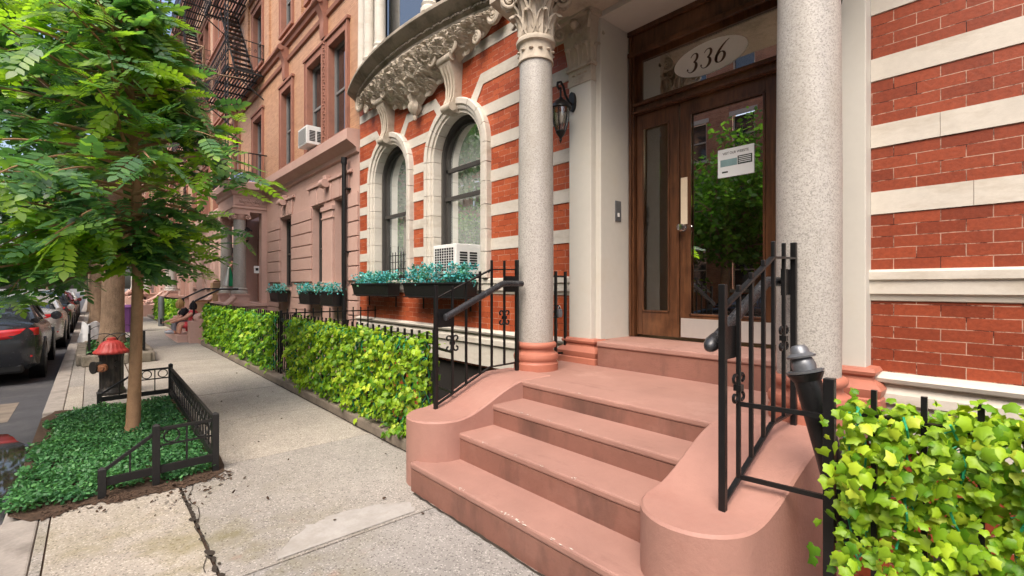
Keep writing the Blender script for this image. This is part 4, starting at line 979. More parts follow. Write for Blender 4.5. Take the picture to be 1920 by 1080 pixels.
lantern(3.36, 1, 'black wall lantern with ribbed glass on the pilaster between the far column and the door')
bl_ = lantern(.965, -1, 'black wall lantern mostly hidden behind the top of the near column'); bl_.location.z += .16

# ---------------------------------------------------------------- window boxes and air conditioner
def flowers(parent, x0, x1, y0, y1, z, h, n):
    P = np.stack([rng.uniform(x0, x1, n), rng.uniform(y0 - .03, y1 + .03, n), np.zeros(n)], 1)
    hh = h * (.45 + .55 * np.abs(np.sin(P[:, 1] * 8.3 + 1)) ** .6); P[:, 2] = z + rng.random(n) ** .8 * hh
    leaves('flower_foliage', 'teal', P, rng.normal(0, 1, (n, 3)) + (-.4, 0, .6), rng.normal(0, 1, (n, 3)), rng.uniform(.025, .055, n), QUAD_V, QUAD_F, parent)
    k = n // 3; Q = P[:k].copy(); Q[:, 2] -= .02
    leaves('sprig_foliage', 'tealstem', Q, rng.normal(0, 1, (k, 3)) + (-.4, 0, .6), rng.normal(0, 1, (k, 3)), rng.uniform(.03, .06, k), QUAD_V, QUAD_F, parent)
def planter(parent, x0, x1, y0, y1, z0, z1):
    m = MB(); t = .03
    m.add([(x0 + t, y0 + t, z0), (x1, y0 + t, z0), (x1, y1 - t, z0), (x0 + t, y1 - t, z0), (x0, y0, z1), (x1, y0, z1), (x1, y1, z1), (x0, y1, z1)], [(0, 3, 2, 1), (0, 1, 5, 4), (1, 2, 6, 5), (2, 3, 7, 6), (3, 0, 4, 7)])
    m.box(x0 - .012, y0 - .012, z1 - .022, x0 + .012, y1 + .012, z1 + .006).box(x0 + .013, y0 - .012, z1 - .022, x1, y0 + .01, z1 + .006).box(x0 + .013, y1 - .01, z1 - .022, x1, y1 + .012, z1 + .006)
    m.box(x0 + .013, y0 + .011, z1 - .06, x1 - .001, y1 - .011, z1 - .03).box(x0 + .004, y0 + .01, z0 - .018, x1, y1 - .01, z0 - .002).build('planter', 'black', parent, bevel=.003)
for y0, y1, zz, n, lb_ in ((7.22, 8.66, 1.36, 1100, 'long black window box of turquoise flowers under the left arched window'), (5.08, 6.72, 1.36, 1300, 'long black window box of turquoise flowers under the air conditioner')):
    wb = thing('window_box', lb_, 'window box', (3.8, (y0 + y1) / 2, zz), 'window boxes of the brick house')
    planter(wb, 3.66, 3.895, y0, y1, zz, zz + .20); flowers(wb, 3.67, 3.89, y0 + .02, y1 - .02, zz + .17, .25 if n == 1100 else .33, n)
    for y in (y0 + .2, y1 - .2): MB().box(3.66, y - .012, zz - .03, 3.93, y + .012, zz - .019).box(3.915, y - .012, zz - .2, 3.93, y + .012, zz - .0305).build('bracket', 'iron', wb)
def air_con(x0, x1, y0, y1, z0, z1, label):
    a = thing('air_conditioner', label, 'air conditioner', (x0, (y0 + y1) / 2, z0))
    MB().box(x0, y0, z0, x1, y1, z1).build('housing', 'white', a, bevel=.008)
    MB().box(x0 - .004, y0 + .05, z0 + .04, x0 - .0005, y1 - .05, z1 - .05).build('coil', 'ironmat', a)
    g_ = MB(); ny, nz = 8, 9
    for i in range(ny + 1): y = y0 + .05 + (y1 - y0 - .1) * i / ny; g_.box(x0 - .010, y - .0035, z0 + .04, x0 - .0045, y + .0035, z1 - .05)
    for j in range(nz + 1): z = z0 + .04 + (z1 - z0 - .09) * j / nz; g_.box(x0 - .014, y0 + .05, z - .003, x0 - .0105, y1 - .05, z + .003)
    g_.build('grille', 'white', a); lv = MB()
    for q in (0, 1):
        xa = x0 + .06 + q * .17
        for j in range(7): lv.box(xa, y0 - .003, z0 + .07 + j * .036, xa + .13, y0 - .0005, z0 + .094 + j * .036)
    lv.build('louvre', 'black', a); return a
air_con(3.75, 4.20, 5.38, 5.96, 1.68, 2.10, 'white window air conditioner in the lower half of the right arched window')
# ---------------------------------------------------------------- the pink brown house next door and the row beyond it
def sash(parent, xg, y0, y1, z0, z1, mid, fm='greyframe', blind=True, glass='darkglass'):
    f = MB(); w_ = .055
    f.box(xg, y0, z0, xg + .08, y0 + w_, z1).box(xg, y1 - w_, z0, xg + .08, y1, z1).box(xg, y0 + w_, z1 - w_, xg + .08, y1 - w_, z1).box(xg, y0 + w_, z0, xg + .08, y1 - w_, z0 + w_).box(xg + .012, y0 + w_, mid - .025, xg + .07, y1 - w_, mid + .025)
    f = f.build('window', fm, parent); MB().box(xg + .04, y0 + w_, z0 + w_, xg + .045, y1 - w_, z1 - w_).build('pane', glass, f)
    if blind: MB().box(xg + .16, y0, mid - .2, xg + .17, y1, z1).build('blind', 'curtain', f)
    return f
def row_house(Y0, label, detailed, wallm, tone='brown'):
    # facade on X = 4, from Y0 to Y0 + 15.2; openings listed from the near end, doorway in the middle
    L = 15.2; YE = Y0 + L
    h = thing('row_house', label, 'building', (4.5, Y0 + L / 2, 0), 'brick and brownstone row houses down the street')
    gw = [(.55, 1.28), (1.93, 2.65), (4.2, 5.2)]; uw = [(.62, 1.55), (2.0, 2.95), (4.2, 5.05)]
    mirl = lambda l: [(L - b, L - a) for a, b in l]
    g_all = gw + mirl(gw); u_all = uw + [(7.1, 8.1)] + mirl(uw)
    w0 = MB(); face(w0, 4.0, Y0, YE, -1.2, 4.25, [(Y0 + a, Y0 + b, 1.5, 3.40) for a, b in g_all] + [(Y0 + 6.9, Y0 + 8.6, .9, 3.9)])
    w0.box(4.001, Y0, -1.2, 14, Y0 + .02, 15.9).box(4.001, YE - .02, -1.2, 14, YE, 15.9)
    for a, b in g_all:     # reveals
        w0.box(4.001, Y0 + a - .02, 1.48, 4.26, Y0 + a - .0, 3.42).box(4.001, Y0 + b, 1.48, 4.26, Y0 + b + .02, 3.42).box(4.001, Y0 + a, 3.4, 4.26, Y0 + b, 3.42).box(3.93, Y0 + a - .05, 1.40, 4.26, Y0 + b + .05, 1.499)
    w0.build('ground_floor_wall', tone, h)
    if detailed:   # channelled rustication, hood mouldings, scrolls, paired pilaster
        zs = [1.62 + .30 * i for i in range(6)]
        for a, b in ((0, .53), (2.67, 4.18), (5.22, 6.4), (8.8, 9.98)):
            ru = MB()
            for z in [.62, .92, 1.22] + zs:
                ru.box(3.955, Y0 + a + .015, z + .012, 3.999, Y0 + b - .015, z + .288)
            ru.build('rustication', tone, h, bevel=.008)
        for a, b in ((1.3, 1.91),): ru = MB(); ru.box(3.95, Y0 + a, 1.5, 3.999, Y0 + b, 3.2).box(3.92, Y0 + a - .03, 3.2, 3.999, Y0 + b + .03, 3.30).box(3.93, Y0 + a - .02, 3.02, 3.999, Y0 + b + .02, 3.06).box(3.92, Y0 + a - .02, 1.5, 3.999, Y0 + b + .02, 1.62); ru.build('window_pier', tone, h, bevel=.008)
        for a, b in ((.3, 2.9), (3.95, 5.45)):
            ru = MB(); ru.box(3.93, Y0 + a, 3.84, 3.999, Y0 + b, 3.90)
            n = 5
            for i in range(n):   # flat arch voussoirs
                y0, y1 = a + .2 + (b - a - .4) * i / n, a + .2 + (b - a - .4) * (i + 1) / n
                ru.prism([(Y0 + y0 + .012, 3.43), (Y0 + y1 - .012, 3.43), (Y0 + y1 - .012 + .05 * (i - 2) * .6, 3.82), (Y0 + y0 + .012 + .05 * (i - 2.) * .6, 3.82)], 'X', 3.965, 3.999)
            c = (a + b) / 2; ru.tube([(3.88, Y0 + c - .11, 3.80), (3.88, Y0 + c + .11, 3.80)], .10, 16); ru.box(3.88, Y0 + c - .10, 3.80, 3.999, Y0 + c + .10, 3.98); ru.build('window_head', tone, h, bevel=.008)
    path = [(4.0, Y0, -1, 0), (4.0, YE, -1, 0)]
    MB().sweep([(0, 4.18), (.05, 4.20), (.07, 4.28), (.13, 4.32), (.20, 4.36), (.26, 4.40), (.26, 4.60), (.24, 4.62), (0, 4.64)], path).build('ledge', tone, h)
    w1 = MB(); Z1 = 15.9
    fl = [(4.78, 6.86), (8.5, 10.3), (11.75, 13.5)]
    face(w1, 4.0, Y0, YE, 4.25, Z1, [(Y0 + a, Y0 + b, z0, z1) for a, b in u_all for z0, z1 in fl]); w1.build('upper_wall', wallm, h)
    pr = MB()     # slim brick piers between the bays
    for a in (3.3, 6.2, 8.7, 11.6): pr.box(3.94, Y0 + a, 8.25, 3.999, Y0 + a + .45, Z1 - .6)
    pr.build('brick_pier', wallm, h)
    for zc in (8.08, 11.35): MB().sweep([(0, zc - .12), (.06, zc - .10), (.08, zc - .02), (.14, zc + .02), (.14, zc + .09), (0, zc + .12)], path).sweep([(0, zc - .52), (.05, zc - .50), (.07, zc - .42), (0, zc - .40)], path).build('string_course', 'brown2', h)
    MB().sweep([(0, 15.0), (.1, 15.1), (.2, 15.3), (.55, 15.6), (.6, 15.9), (0, 16)], path).build('roof_cornice', 'brown2', h)
    for k, (z0, z1) in enumerate(fl):
        for a, b in u_all:
            y0, y1 = Y0 + a, Y0 + b
            tr = MB(); e = .16
            tr.box(3.955, y0 - e, z0 - .0, 4.16, y0 + .0, z1 + e).box(3.955, y1, z0, 4.16, y1 + e, z1 + e).box(3.956, y0 + .0, z1, 4.16, y1, z1 + e)
            tr.box(3.92, y0 - e - .04, z1 + e + .001, 4.0, y1 + e + .04, z1 + e + .07).box(3.925, y0 - e, z0 - .09, 4.16, y1 + e, z0 - .001)
            tr.box(3.935, y0 - e + .01, z0, 3.9545, y0 - e + .05, z1 + e).box(3.935, y1 + e - .05, z0, 3.9545, y1 + e - .01, z1 + e)
            f = sash(h, 4.10, y0, y1, z0, z1, (z0 + z1) / 2)
            tr.build('window_trim', 'brown2', f, bevel=.006)
    def console(yc, zt, hh, d):
        br = MB()
        br.grid(1, 10, lambda s, t: (4.0 - d * (.35 + .65 * t ** 2.2) - .02 * math.sin(t * 9), Y0 + yc - .12 + .24 * s, zt - hh + hh * t))
        for sg in (-1, 1): br.prism([(4.0, zt - hh)] + [(4.0 - d * (.35 + .65 * (i / 8) ** 2.2) - .02 * math.sin(i / 8 * 9), zt - hh + hh * i / 8) for i in range(9)] + [(4.0, zt)], 'Y', Y0 + yc + sg * .12, Y0 + yc + sg * .121)
        br.tube([(4.0 - d * .85, Y0 + yc - .15, zt - .06), (4.0 - d * .85, Y0 + yc + .15, zt - .06)], .075, 14); br.build('console', 'brown2', h, smooth=True)
    for yc in (1.775, 4.62, 10.58, 13.42): console(yc, 7.96, .85, .26)
    br = MB()
    for yc in (1.775,):   # carved strip between the paired windows
        br.box(3.95, Y0 + yc - .05, 4.8, 3.97, Y0 + yc + .05, 7.05)
        for j in range(30): br.lathe([(0, -.03), (.035, -.01), (.03, .015), (0, .03)], (3.95, Y0 + yc + .02 * (-1) ** j, 4.9 + j * .072), 6)
    br.build('carved_strip', 'brown2', h, smooth=True)
    for a, b in g_all: sash(h, 4.15, Y0 + a, Y0 + b, 1.5, 3.40, 2.42, 'darkframe', blind=True)
    # porch
    py0, py1 = Y0 + 6.65, Y0 + 8.85; PX = 3.10
    pc = MB(); pp = [(4.0, py0, 0, -1), (PX, py0, -.7, -.7), (PX, py1, -.7, .7), (4.0, py1, 0, 1)]
    pc.sweep([(-.08, 3.72), (.0, 3.72), (.0, 3.80), (.03, 3.82), (.03, 3.86), (-.01, 3.88), (-.01, 4.18), (.05, 4.22), (.08, 4.30), (.22, 4.38), (.24, 4.56), (.22, 4.60), (-.2, 4.62)], pp)
    pc.add([(4, py0, 3.72), (PX, py0, 3.72), (PX, py1, 3.72), (4, py1, 3.72)], [(0, 1, 2, 3)]).add([(4, py0, 4.61), (PX, py0, 4.61), (PX, py1, 4.61), (4, py1, 4.61)], [(0, 1, 2, 3)])
    pc.box(PX + .06, py0 - .012, 3.92, 3.92, py0 + .02, 3.93).box(PX + .06, py0 - .012, 4.13, 3.92, py0 + .02, 4.14)
    for j in range(7): spiral(pc, (PX + .2 + j * .1, py0 - .01, 4.03 + .02 * (-1) ** j), (1, 0, 0), (0, 0, (-1) ** j), .055, 1.5, .014, 1, 18)
    porch = pc.build('porch', tone, h)
    ba = MB(); ba.box(PX - .05, py0 - .05, -.6, 4.0, py1 + .05, .93).box(PX - .12, py0 - .12, .93, 4.0, py1 + .12, 1.02)
    for y in (py0 + .2, py1 - .2): ba.box(PX + .0, y - .2, 1.021, PX + .42, y + .2, 1.25).box(PX - .03, y - .23, 1.25, PX + .45, y + .23, 1.30)
    ba.box(PX + .1, py0 - .06, .3, 3.9, py0 - .051, .8); ba.build('porch_base', tone, h)
    for y in (py0 + .2, py1 - .2):
        c = MB().lathe([(.22, 1.30), (.22, 1.36), (.19, 1.40), (.21, 1.44), (.175, 1.48), (.17, 2.2), (.155, 3.50)], (PX + .21, y, 0), 26).build('column', 'granite', h, smooth=True)
        k = MB().box(PX - .02, y - .21, 3.64, PX + .44, y + .21, 3.718)
        for sx in (-1, 1):
            for sy in (-1, 1): spiral(k, (PX + .21 + sx * .18, y + sy * .20, 3.56), (sx, 0, 0), (0, 0, 1), .075, 1.5, .022, 1, 18)
        k.lathe([(.155, 3.48), (.18, 3.52), (.2, 3.60), (.2, 3.64)], (PX + .21, y, 0), 20).build('column_capital', tone, c, smooth=True)
    d = MB().box(3.86, py0 + .0, 1.0, 4.3, py0 + .3, 3.719).box(3.86, py1 - .3, 1.0, 4.3, py1, 3.719).box(4.25, py0 + .3, 1, 4.34, py1 - .3, 3.719).build('door_reveal', tone, h)
    MB().box(4.20, py0 + .32, 1.02, 4.245, py1 - .32, 3.1).build('door', 'brown2', h)
    # stoop with scrolled cheeks
    sp = MB()
    for i in range(5): sp.box(1.74 if i == 0 else 1.84 + .24 * i, py0 - .2, -.3 + .0, 3.2, py1 + .25, .19 * (i + 1) - .001 * 0)
    sp.build('stoop_step', tone, h, bevel=.01)
    for y, sg in ((py0 - .42, 1), (py1 + .47, -1)):
        k = MB().box(1.97, y - .2, -.3, 3.05, y + .2, .58)
        for q in (-.13, 0, .13):
            pts = [(2.22 + .08 * math.cos(a), y + q, .66 + .07 * math.sin(a)) for a in [R(-60 - 30 * i) for i in range(10)]]
            pts += [(2.3 + .75 * i / 8, y + q, .70 + .02 * i + .36 * (i / 8) ** 2) for i in range(9)]
            k.tube(pts, .06, 8)
        k.build('stoop_cheek', tone, h, bevel=.01)
    return h
hB = row_house(9.08, 'pink brown row house with tan brick upper floors beside the striped brick house', True, 'tanbrick')
hC = row_house(24.35, 'second tan brick row house down the street, beyond the first porch', False, 'tanbrick2')
hD = dup(hC, (4.5, 39.6 + 7.6, 0), 'third row house down the street, mostly hidden by leaves')
hE = dup(hC, (4.5, 54.85 + 7.6, 0), 'farthest row house on the right side of the street')
dpipe = thing('drainpipe', 'black drainpipe on the pink brown wall beside the striped brick house', 'pipe', (3.9, 9.62, 0))
MB().tube([(3.88, 9.55, -.4), (3.88, 9.55, 4.12)], .045, 12).build('pipe', 'iron', dpipe, smooth=True)
MB().tube([(3.88, 9.55, 4.02), (3.88, 9.55, 4.15)], .06, 12).build('hopper', 'iron', dpipe); m = MB()
for z in (.8, 2.2, 3.5): m.box(3.87, 9.48, z, 3.999, 9.62, z + .03)
m.build('strap', 'iron', dpipe)
for yc, w_, lb_ in ((10.0, .95, 'turquoise flower box nearest the drainpipe on the pink brown house'), (11.37, .95, 'turquoise flower box between its two neighbours on the pink brown house'), (13.78, 1.0, 'turquoise flower box beside the porch of the pink brown house')):
    wb = thing('window_box', lb_, 'window box', (3.8, yc, 1.1), 'small window boxes of the pink brown house')
    planter(wb, 3.66, 3.92, yc - w_ / 2 + .1, yc + w_ / 2 - .1, 1.12, 1.40); flowers(wb, 3.62, 3.9, yc - w_ / 2, yc + w_ / 2, 1.34, .26, 420)
air_con(3.70, 4.15, 11.25, 11.85, 4.80, 5.22, 'white window air conditioner in the upper window of the pink brown house')
pl_ = thing('porch_lantern', 'dark hanging lantern in the porch of the pink brown house', 'lantern', (3.5, 15.9, 3.2))
MB().tube([(3.5, 15.95, 3.7), (3.5, 15.95, 3.3)], .012, 6).lathe([(0, 3.32), (.06, 3.28), (.16, 3.2), (.16, 3.17), (.12, 3.17)], (3.5, 15.95, 0), 12).lathe([(.06, 2.9), (.03, 2.84), (0, 2.78)], (3.5, 15.95, 0), 10).build('cage', 'iron', pl_); MB().lathe([(.12, 3.17), (.06, 2.9)], (3.5, 15.95, 0), 10).build('glass_shade', 'lampglass', pl_)
ic = thing('intercom', 'small white intercom panel on the porch wall of the pink brown house', 'intercom', (3.95, 15.9, 2.0)); MB().box(3.72, 16.02, 1.92, 3.88, 16.028, 2.14).build('panel', 'white', ic); MB().box(3.76, 16.012, 2.0, 3.84, 16.019, 2.08).build('screen', 'black', ic)
# porch roof balcony rail with a blue tarpaulin
bl = thing('balcony_rail', 'black iron balcony rail on the porch roof of the pink brown house', 'railing', (3.5, 16.8, 4.6)); m = MB()
for x in np.arange(2.95, 4, .11): m.box(x - .007, 15.69, 4.62, x + .007, 15.704, 5.45)
for y in np.arange(15.7, 18, .11): m.box(2.943, y - .007, 4.62, 2.957, y + .007, 5.45)
m.build('pickets', 'iron', bl); MB().box(2.94, 15.68, 5.45, 4, 15.71, 5.48).box(2.935, 15.711, 5.45, 2.965, 18, 5.48).build('rails', 'iron', bl)
tp = MB().grid(14, 8, lambda s, t: (3.05 + .85 * s, 15.85 + 1.6 * t, 4.64 + .38 * math.sin(PI * s) * math.sin(PI * t) ** .5 + .05 * math.sin(9 * s + 5 * t))).build('tarpaulin', 'blue', None, loc=(3.4, 16.6, 4.64), smooth=True); tag(tp, 'crumpled pale blue tarpaulin behind the balcony rail on the porch roof', 'tarpaulin')
# fire escapes
def fire_escape(y0, label, levels, X0=4.0, D=.98, W=4.2):
    f = thing('fire_escape', label, 'fire escape', (X0 - D / 2, y0 + W / 2, levels[0]), 'black iron fire escapes on the row houses')
    for li, z in enumerate(levels):
        sl_ = MB()
        for x in np.arange(X0 - D + .03, X0, .085): sl_.box(x - .02, y0, z - .02, x + .02, y0 + W, z)
        for y in np.arange(y0 + .0, y0 + W + .1, .7): sl_.box(X0 - D, y - .02, z - .07, X0, y + .02, z - .021)
        pf = sl_.build('platform', 'ironmat', f)
        rl = MB()
        for zz in (.05, .48, .90): rl.bar((X0 - D, y0, z + zz), (X0 - D, y0 + W, z + zz), .022, .022).bar((X0 - D, y0, z + zz), (X0, y0, z + zz), .022, .022).bar((X0 - D, y0 + W, z + zz), (X0, y0 + W, z + zz), .022, .022)
        for y in np.arange(y0, y0 + W + .01, .14): rl.bar((X0 - D, y, z), (X0 - D, y, z + .9), .012, .012)
        for x in np.arange(X0 - D, X0, .16): rl.bar((x, y0, z), (x, y0, z + .9), .012, .012).bar((x, y0 + W, z), (x, y0 + W, z + .9), .012, .012)
        for x in np.arange(X0 - D + .08, X0, .16): spiral(rl, (x, y0, z + .66), (1, 0, 0), (0, 0, 1), .055, 1.3, .008, 1, 12)
        for y in np.arange(y0 + .07, y0 + W, .28): spiral(rl, (X0 - D, y, z + .66), (0, 1, 0), (0, 0, 1), .06, 1.3, .008, 1, 12)
        for y in (y0 + .05, y0 + W - .05): rl.bar((X0 - D, y, z - .05), (X0, y, z - .75), .03, .03)
        rl.build('railing', 'ironmat', f)
        if li + 1 < len(levels):
            st_ = MB(); z2 = levels[li + 1]; ya, yb = (y0 + .6, y0 + W - .7)
            for x in (X0 - .62, X0 - .12): st_.bar((x, ya, z), (x, yb, z2), .05, .02)
            for i in range(13): t = (i + .5) / 13; st_.box(X0 - .62, ya + (yb - ya) * t - .08, z + (z2 - z) * t - .01, X0 - .12, ya + (yb - ya) * t + .08, z + (z2 - z) * t + .01)
            st_.build('stair', 'ironmat', f)
    ld_ = MB()
    for y in (y0 + .5, y0 + .9): ld_.bar((X0 - D + .1, y, levels[0] - 2.6), (X0 - D + .1, y, levels[-1]), .03, .03)
    for i in range(34): ld_.bar((X0 - D + .1, y0 + .5, levels[0] - 2.5 + i * .27), (X0 - D + .1, y0 + .9, levels[0] - 2.5 + i * .27), .02, .02)
    ld_.build('ladder', 'ironmat', f)
fire_escape(16.0, 'nearest black iron fire escape above the first porch', [8.02, 11.1, 14.2], W=3.8)
fire_escape(24.7, 'second black iron fire escape farther down the street', [8.02, 11.1, 14.2])
# handrails of the far stoop
for y, lb_ in ((15.55, 'black pipe handrail on the near side of the far stoop'), (18.1, 'black pipe handrail on the other side of the far stoop')):
    r = thing('stoop_handrail', lb_, 'handrail', (2.2, y, .2), 'handrails of the far stoop')
    MB().tube([(2.12, y, .19), (2.12, y, 1.06), (2.16, y, 1.12), (2.7, y, 1.42), (2.78, y, 1.44), (3.2, y, 1.44)], .026, 10).tube([(2.16, y, .7), (2.7, y, 1.02)], .012, 6).build('pipe', 'iron', r, smooth=True)
# low grey bollard post by the far hedge, boxes on the stoop
tag(MB().lathe([(.10, 0), (.10, 1.05), (.08, 1.12), (0, 1.14)], (2.02, 22.5, 0), 14).build('bollard', 'greymetal', None, loc=(2.02, 22.5, 0), smooth=True), 'pale grey bollard standing beside the far ivy panel', 'bollard')
def carton(x, y, z, a, b, c, label):
    t = thing('cardboard_box', label, 'box', (x, y, z), 'cardboard boxes on the far stoop')
    MB().box(x - a / 2, y - b / 2, z, x + a / 2, y + b / 2, z + c).build('carton', 'card', t, bevel=.01)
    MB().add([(x - a / 2, y - b / 2, z + c + .004), (x + a / 2, y - b / 2, z + c + .004), (x + a / 2 + .05, y - b / 2 - .12, z + c + .08), (x - a / 2 + .02, y - b / 2 - .12, z + c + .06)], [(0, 1, 2, 3)]).add([(x - a / 2, y - .03, z + c + .002), (x + a / 2, y - .03, z + c + .002), (x + a / 2, y + .03, z + c + .002), (x - a / 2, y + .03, z + c + .002)], [(0, 1, 2, 3)]).build('flap', 'card', t)
carton(2.62, 17.7, .572, .4, .5, .45, 'open cardboard box standing on the far stoop behind the seated person')
carton(3.2, 18.35, 1.02, .42, .4, .62, 'tall cardboard box at the head of the far stoop')
# bags and a bin by the kerb
wbg = MB(); ang = .5
def sq(u, t):
    a = 2 * PI * u; k = 1 / max(abs(math.cos(a)), abs(math.sin(a))); r = .5 * k ** .8 * (1 - .18 * t + .05 * math.sin(5 * t + 6 * a)); x, y = .36 * r * math.cos(a), .46 * r * math.sin(a)
    return (-.02 + x * math.cos(ang) - y * math.sin(ang) + .05 * t, 17.3 + x * math.sin(ang) + y * math.cos(ang), .52 * t + .04 * math.sin(3 * a) * t)
wbg.grid(32, 8, sq); tag(wbg.build('paper_bag', 'whitebag', None, loc=(-.02, 17.3, 0)), 'open white paper bag on the pavement beyond the big tree trunk', 'bag')
pb = thing('purple_bin', 'purple plastic bin on the pavement behind the big tree trunk', 'bin', (.85, 20.5, 0)); MB().lathe([(.24, 0), (.30, .78), (.30, .80), (.27, .80)], (.95, 20.5, 0), 16).build('body', 'purple', pb); MB().lathe([(.32, .801), (.32, .84), (.2, .90), (0, .91)], (.95, 20.5, 0), 16).build('lid', 'purple', pb)

# ---------------------------------------------------------------- young tree, its pit and fence
def limb_path(p, d, ln, bend, n=7):
    pts = [Vector(p)]; d = Vector(d).normalized()
    for i in range(n):
        d = (d + Vector((random.gauss(0, .10), random.gauss(0, .10), bend / n))).normalized(); pts.append(pts[-1] + d * ln / n)
    return pts
yt = thing('young_tree', 'young street tree with compound leaves and a slim tan trunk in the fenced bed', 'tree', (.325, 6.28, 0))
tp_ = [(.325, 6.28, -.02), (.328, 6.275, .08), (.345, 6.27, .6), (.36, 6.28, 1.2), (.37, 6.26, 1.8), (.36, 6.28, 2.5), (.33, 6.3, 3.2), (.30, 6.3, 3.9), (.29, 6.3, 4.6)]
MB().tube(tp_, [.085, .064, .055, .051, .048, .040, .030, .020, .008], 14).build('trunk', 'youngbark', yt, smooth=True)
def envelope(z): return np.interp(z, [1.0, 1.5, 2.0, 2.6, 3.2, 3.8, 4.4, 5.0, 5.3], [.8, 1.3, 1.55, 1.7, 1.6, 1.25, .9, .5, .25])
def keep(p):      # the crown is lopsided: clipped back on the house side, wide over the road
    s = (p[0] - .34) * .748 - (p[1] - 6.28) * .664
    return s < np.interp(p[2], [1.3, 1.65, 1.85, 2.2, 2.5, 2.9, 3.2, 3.5, 3.8, 4.2, 4.8], [-.35, -.05, .40, .80, 1.12, 1.26, 1.20, .80, .45, .20, .05]) + random.uniform(-.12, .10)
def trim(pts):
    pts = list(pts)
    while len(pts) > 2 and not keep(pts[-1] - Vector((.748, -.664, 0)) * .0): pts.pop()
    return pts
LP, LN, LT, LS = [], [], [], []; lm = MB()
for i in range(108):
    z0 = 1.72 + 2.75 * (i / 107) ** 1.08; az = i * 2.39996 + random.uniform(-.3, .3)
    c = Vector((np.interp(z0, [0, 4.6], [.36, .29]), 6.28, z0)); zt = z0 + random.uniform(-.25, .55); ln = float(envelope(min(5.2, zt + .1))) * random.uniform(.72, 1.12)
    dz = random.uniform(.15, .6) if z0 > 2.4 else random.uniform(-.15, .35)
    pts = limb_path(c, (math.cos(az), math.sin(az), dz), ln, random.uniform(-.9, -.25)); pts = trim(pts)
    side = math.cos(az) * .748 - math.sin(az) * .664
    if side > .3: pts = [pts[0].lerp(q_, min(1, 1.02 - .38 * side + .25 * max(0, z0 - 2.2) * (z0 < 3))) for q_ in pts]
    lm.tube(pts, [.019 - .0023 * k for k in range(len(pts))], 6)
    for q in range(14):
        t = .25 + .75 * (q + random.random()) / 14; k = min(len(pts) - 2, int(t * (len(pts) - 1))); f_ = t * (len(pts) - 1) - k
        p = pts[k].lerp(pts[k + 1], f_); a2 = az + random.gauss(0, 1.5)
        LP.append(p + Vector((random.gauss(0, .05), random.gauss(0, .05), random.gauss(0, .05)))); LT.append((math.cos(a2), math.sin(a2), random.gauss(-.22, .38))); LN.append((random.gauss(.1 * math.cos(a2) - .15, .45), random.gauss(.1 * math.sin(a2) - .25, .45), 1)); LS.append(random.uniform(.19, .35))
for i in range(8):     # upright leader shoots at the top
    p = Vector((.29 + random.gauss(0, .2), 6.3 + random.gauss(0, .2), 4.5)); 
    for q in range(12): a2 = random.uniform(0, 6.28); LP.append(p + Vector((0, 0, q * .07))); LT.append((math.cos(a2), math.sin(a2), .5)); LN.append((0, 0, 1)); LS.append(.28)
for i in range(15):     # low drooping boughs on the road side
    az = R(random.uniform(115, 226)); z0 = random.uniform(1.9, 2.35)
    pts = limb_path((.36, 6.27, z0), (math.cos(az), math.sin(az), .12), random.uniform(.9, 1.55), random.uniform(-1.5, -.8)); lm.tube(pts, [.015 - .0018 * k for k in range(len(pts))], 6)
    for q in range(11):
        t = .3 + .7 * (q + random.random()) / 11; k = min(len(pts) - 2, int(t * (len(pts) - 1))); a2 = az + random.gauss(0, 1.2)
        LP.append(pts[k].lerp(pts[k + 1], t * (len(pts) - 1) - k) + Vector((random.gauss(0, .05), random.gauss(0, .05), random.gauss(0, .04)))); LT.append((math.cos(a2), math.sin(a2), random.gauss(-.4, .35))); LN.append((random.gauss(-.2, .4), random.gauss(-.3, .4), 1)); LS.append(random.uniform(.20, .36))
lm.build('limbs', 'youngbark', yt, smooth=True)
kk = [i for i in range(len(LP)) if keep(LP[i])]
LP, LN, LT, LS = ([l[i] for i in kk] for l in (LP, LN, LT, LS))
cv, cf_ = compound(); leaves('crown', 'youngleaf', LP, LN, LT, LS, cv, cf_, yt)
pf = thing('tree_pit_fence', 'low black iron guard fence with ring pattern round the young tree', 'fence', (.8, 6.1, 0))
def guard(a, b, za, zb, ringw, name, ends=(1, 1)):
    a = Vector(a); b = Vector(b); m = MB(); L_ = (b - a).length; d = (b - a) / L_
    m.bar(a + Vector((0, 0, za)), b + Vector((0, 0, zb)), .022, .022).bar(a + Vector((0, 0, .115)), b + Vector((0, 0, .115)), .03, .055)
    if ringw: m.bar(a + Vector((0, 0, za - .125)), b + Vector((0, 0, zb - .125)), .012, .014)
    n = max(2, round(L_ / .16))
    for i in range(1, n):
        p = a + d * L_ * i / n; zt = za + (zb - za) * i / n
        if zt > .14: m.box(p.x - .006, p.y - .006, .12, p.x + .006, p.y + .006, zt)
    if ringw:
        for i in range(n):
            c = a + d * L_ * (i + .5) / n + Vector((0, 0, za - .0625 + (zb - za) * (i + .5) / n)); r = .05
            m.tube([c + d * r * math.cos(2 * PI * k / 18) + Vector((0, 0, r * math.sin(2 * PI * k / 18))) for k in range(19)], .0065, 6, cap=False)
    return m.build(name, 'ironmat', pf)
A, B_, C_, D_ = (.06, 4.44, 0), (.37, 4.47, 0), (.76, 4.50, 0), (.80, 7.78, 0)
guard(A, B_, .19, .40, False, 'panel'); guard(B_, C_, .42, .42, True, 'panel'); guard(C_, D_, .42, .42, True, 'panel'); guard((.46, 7.76, 0), D_, .42, .42, True, 'panel'); guard((.08, 7.72, 0), (.46, 7.76, 0), .17, .42, False, 'panel')
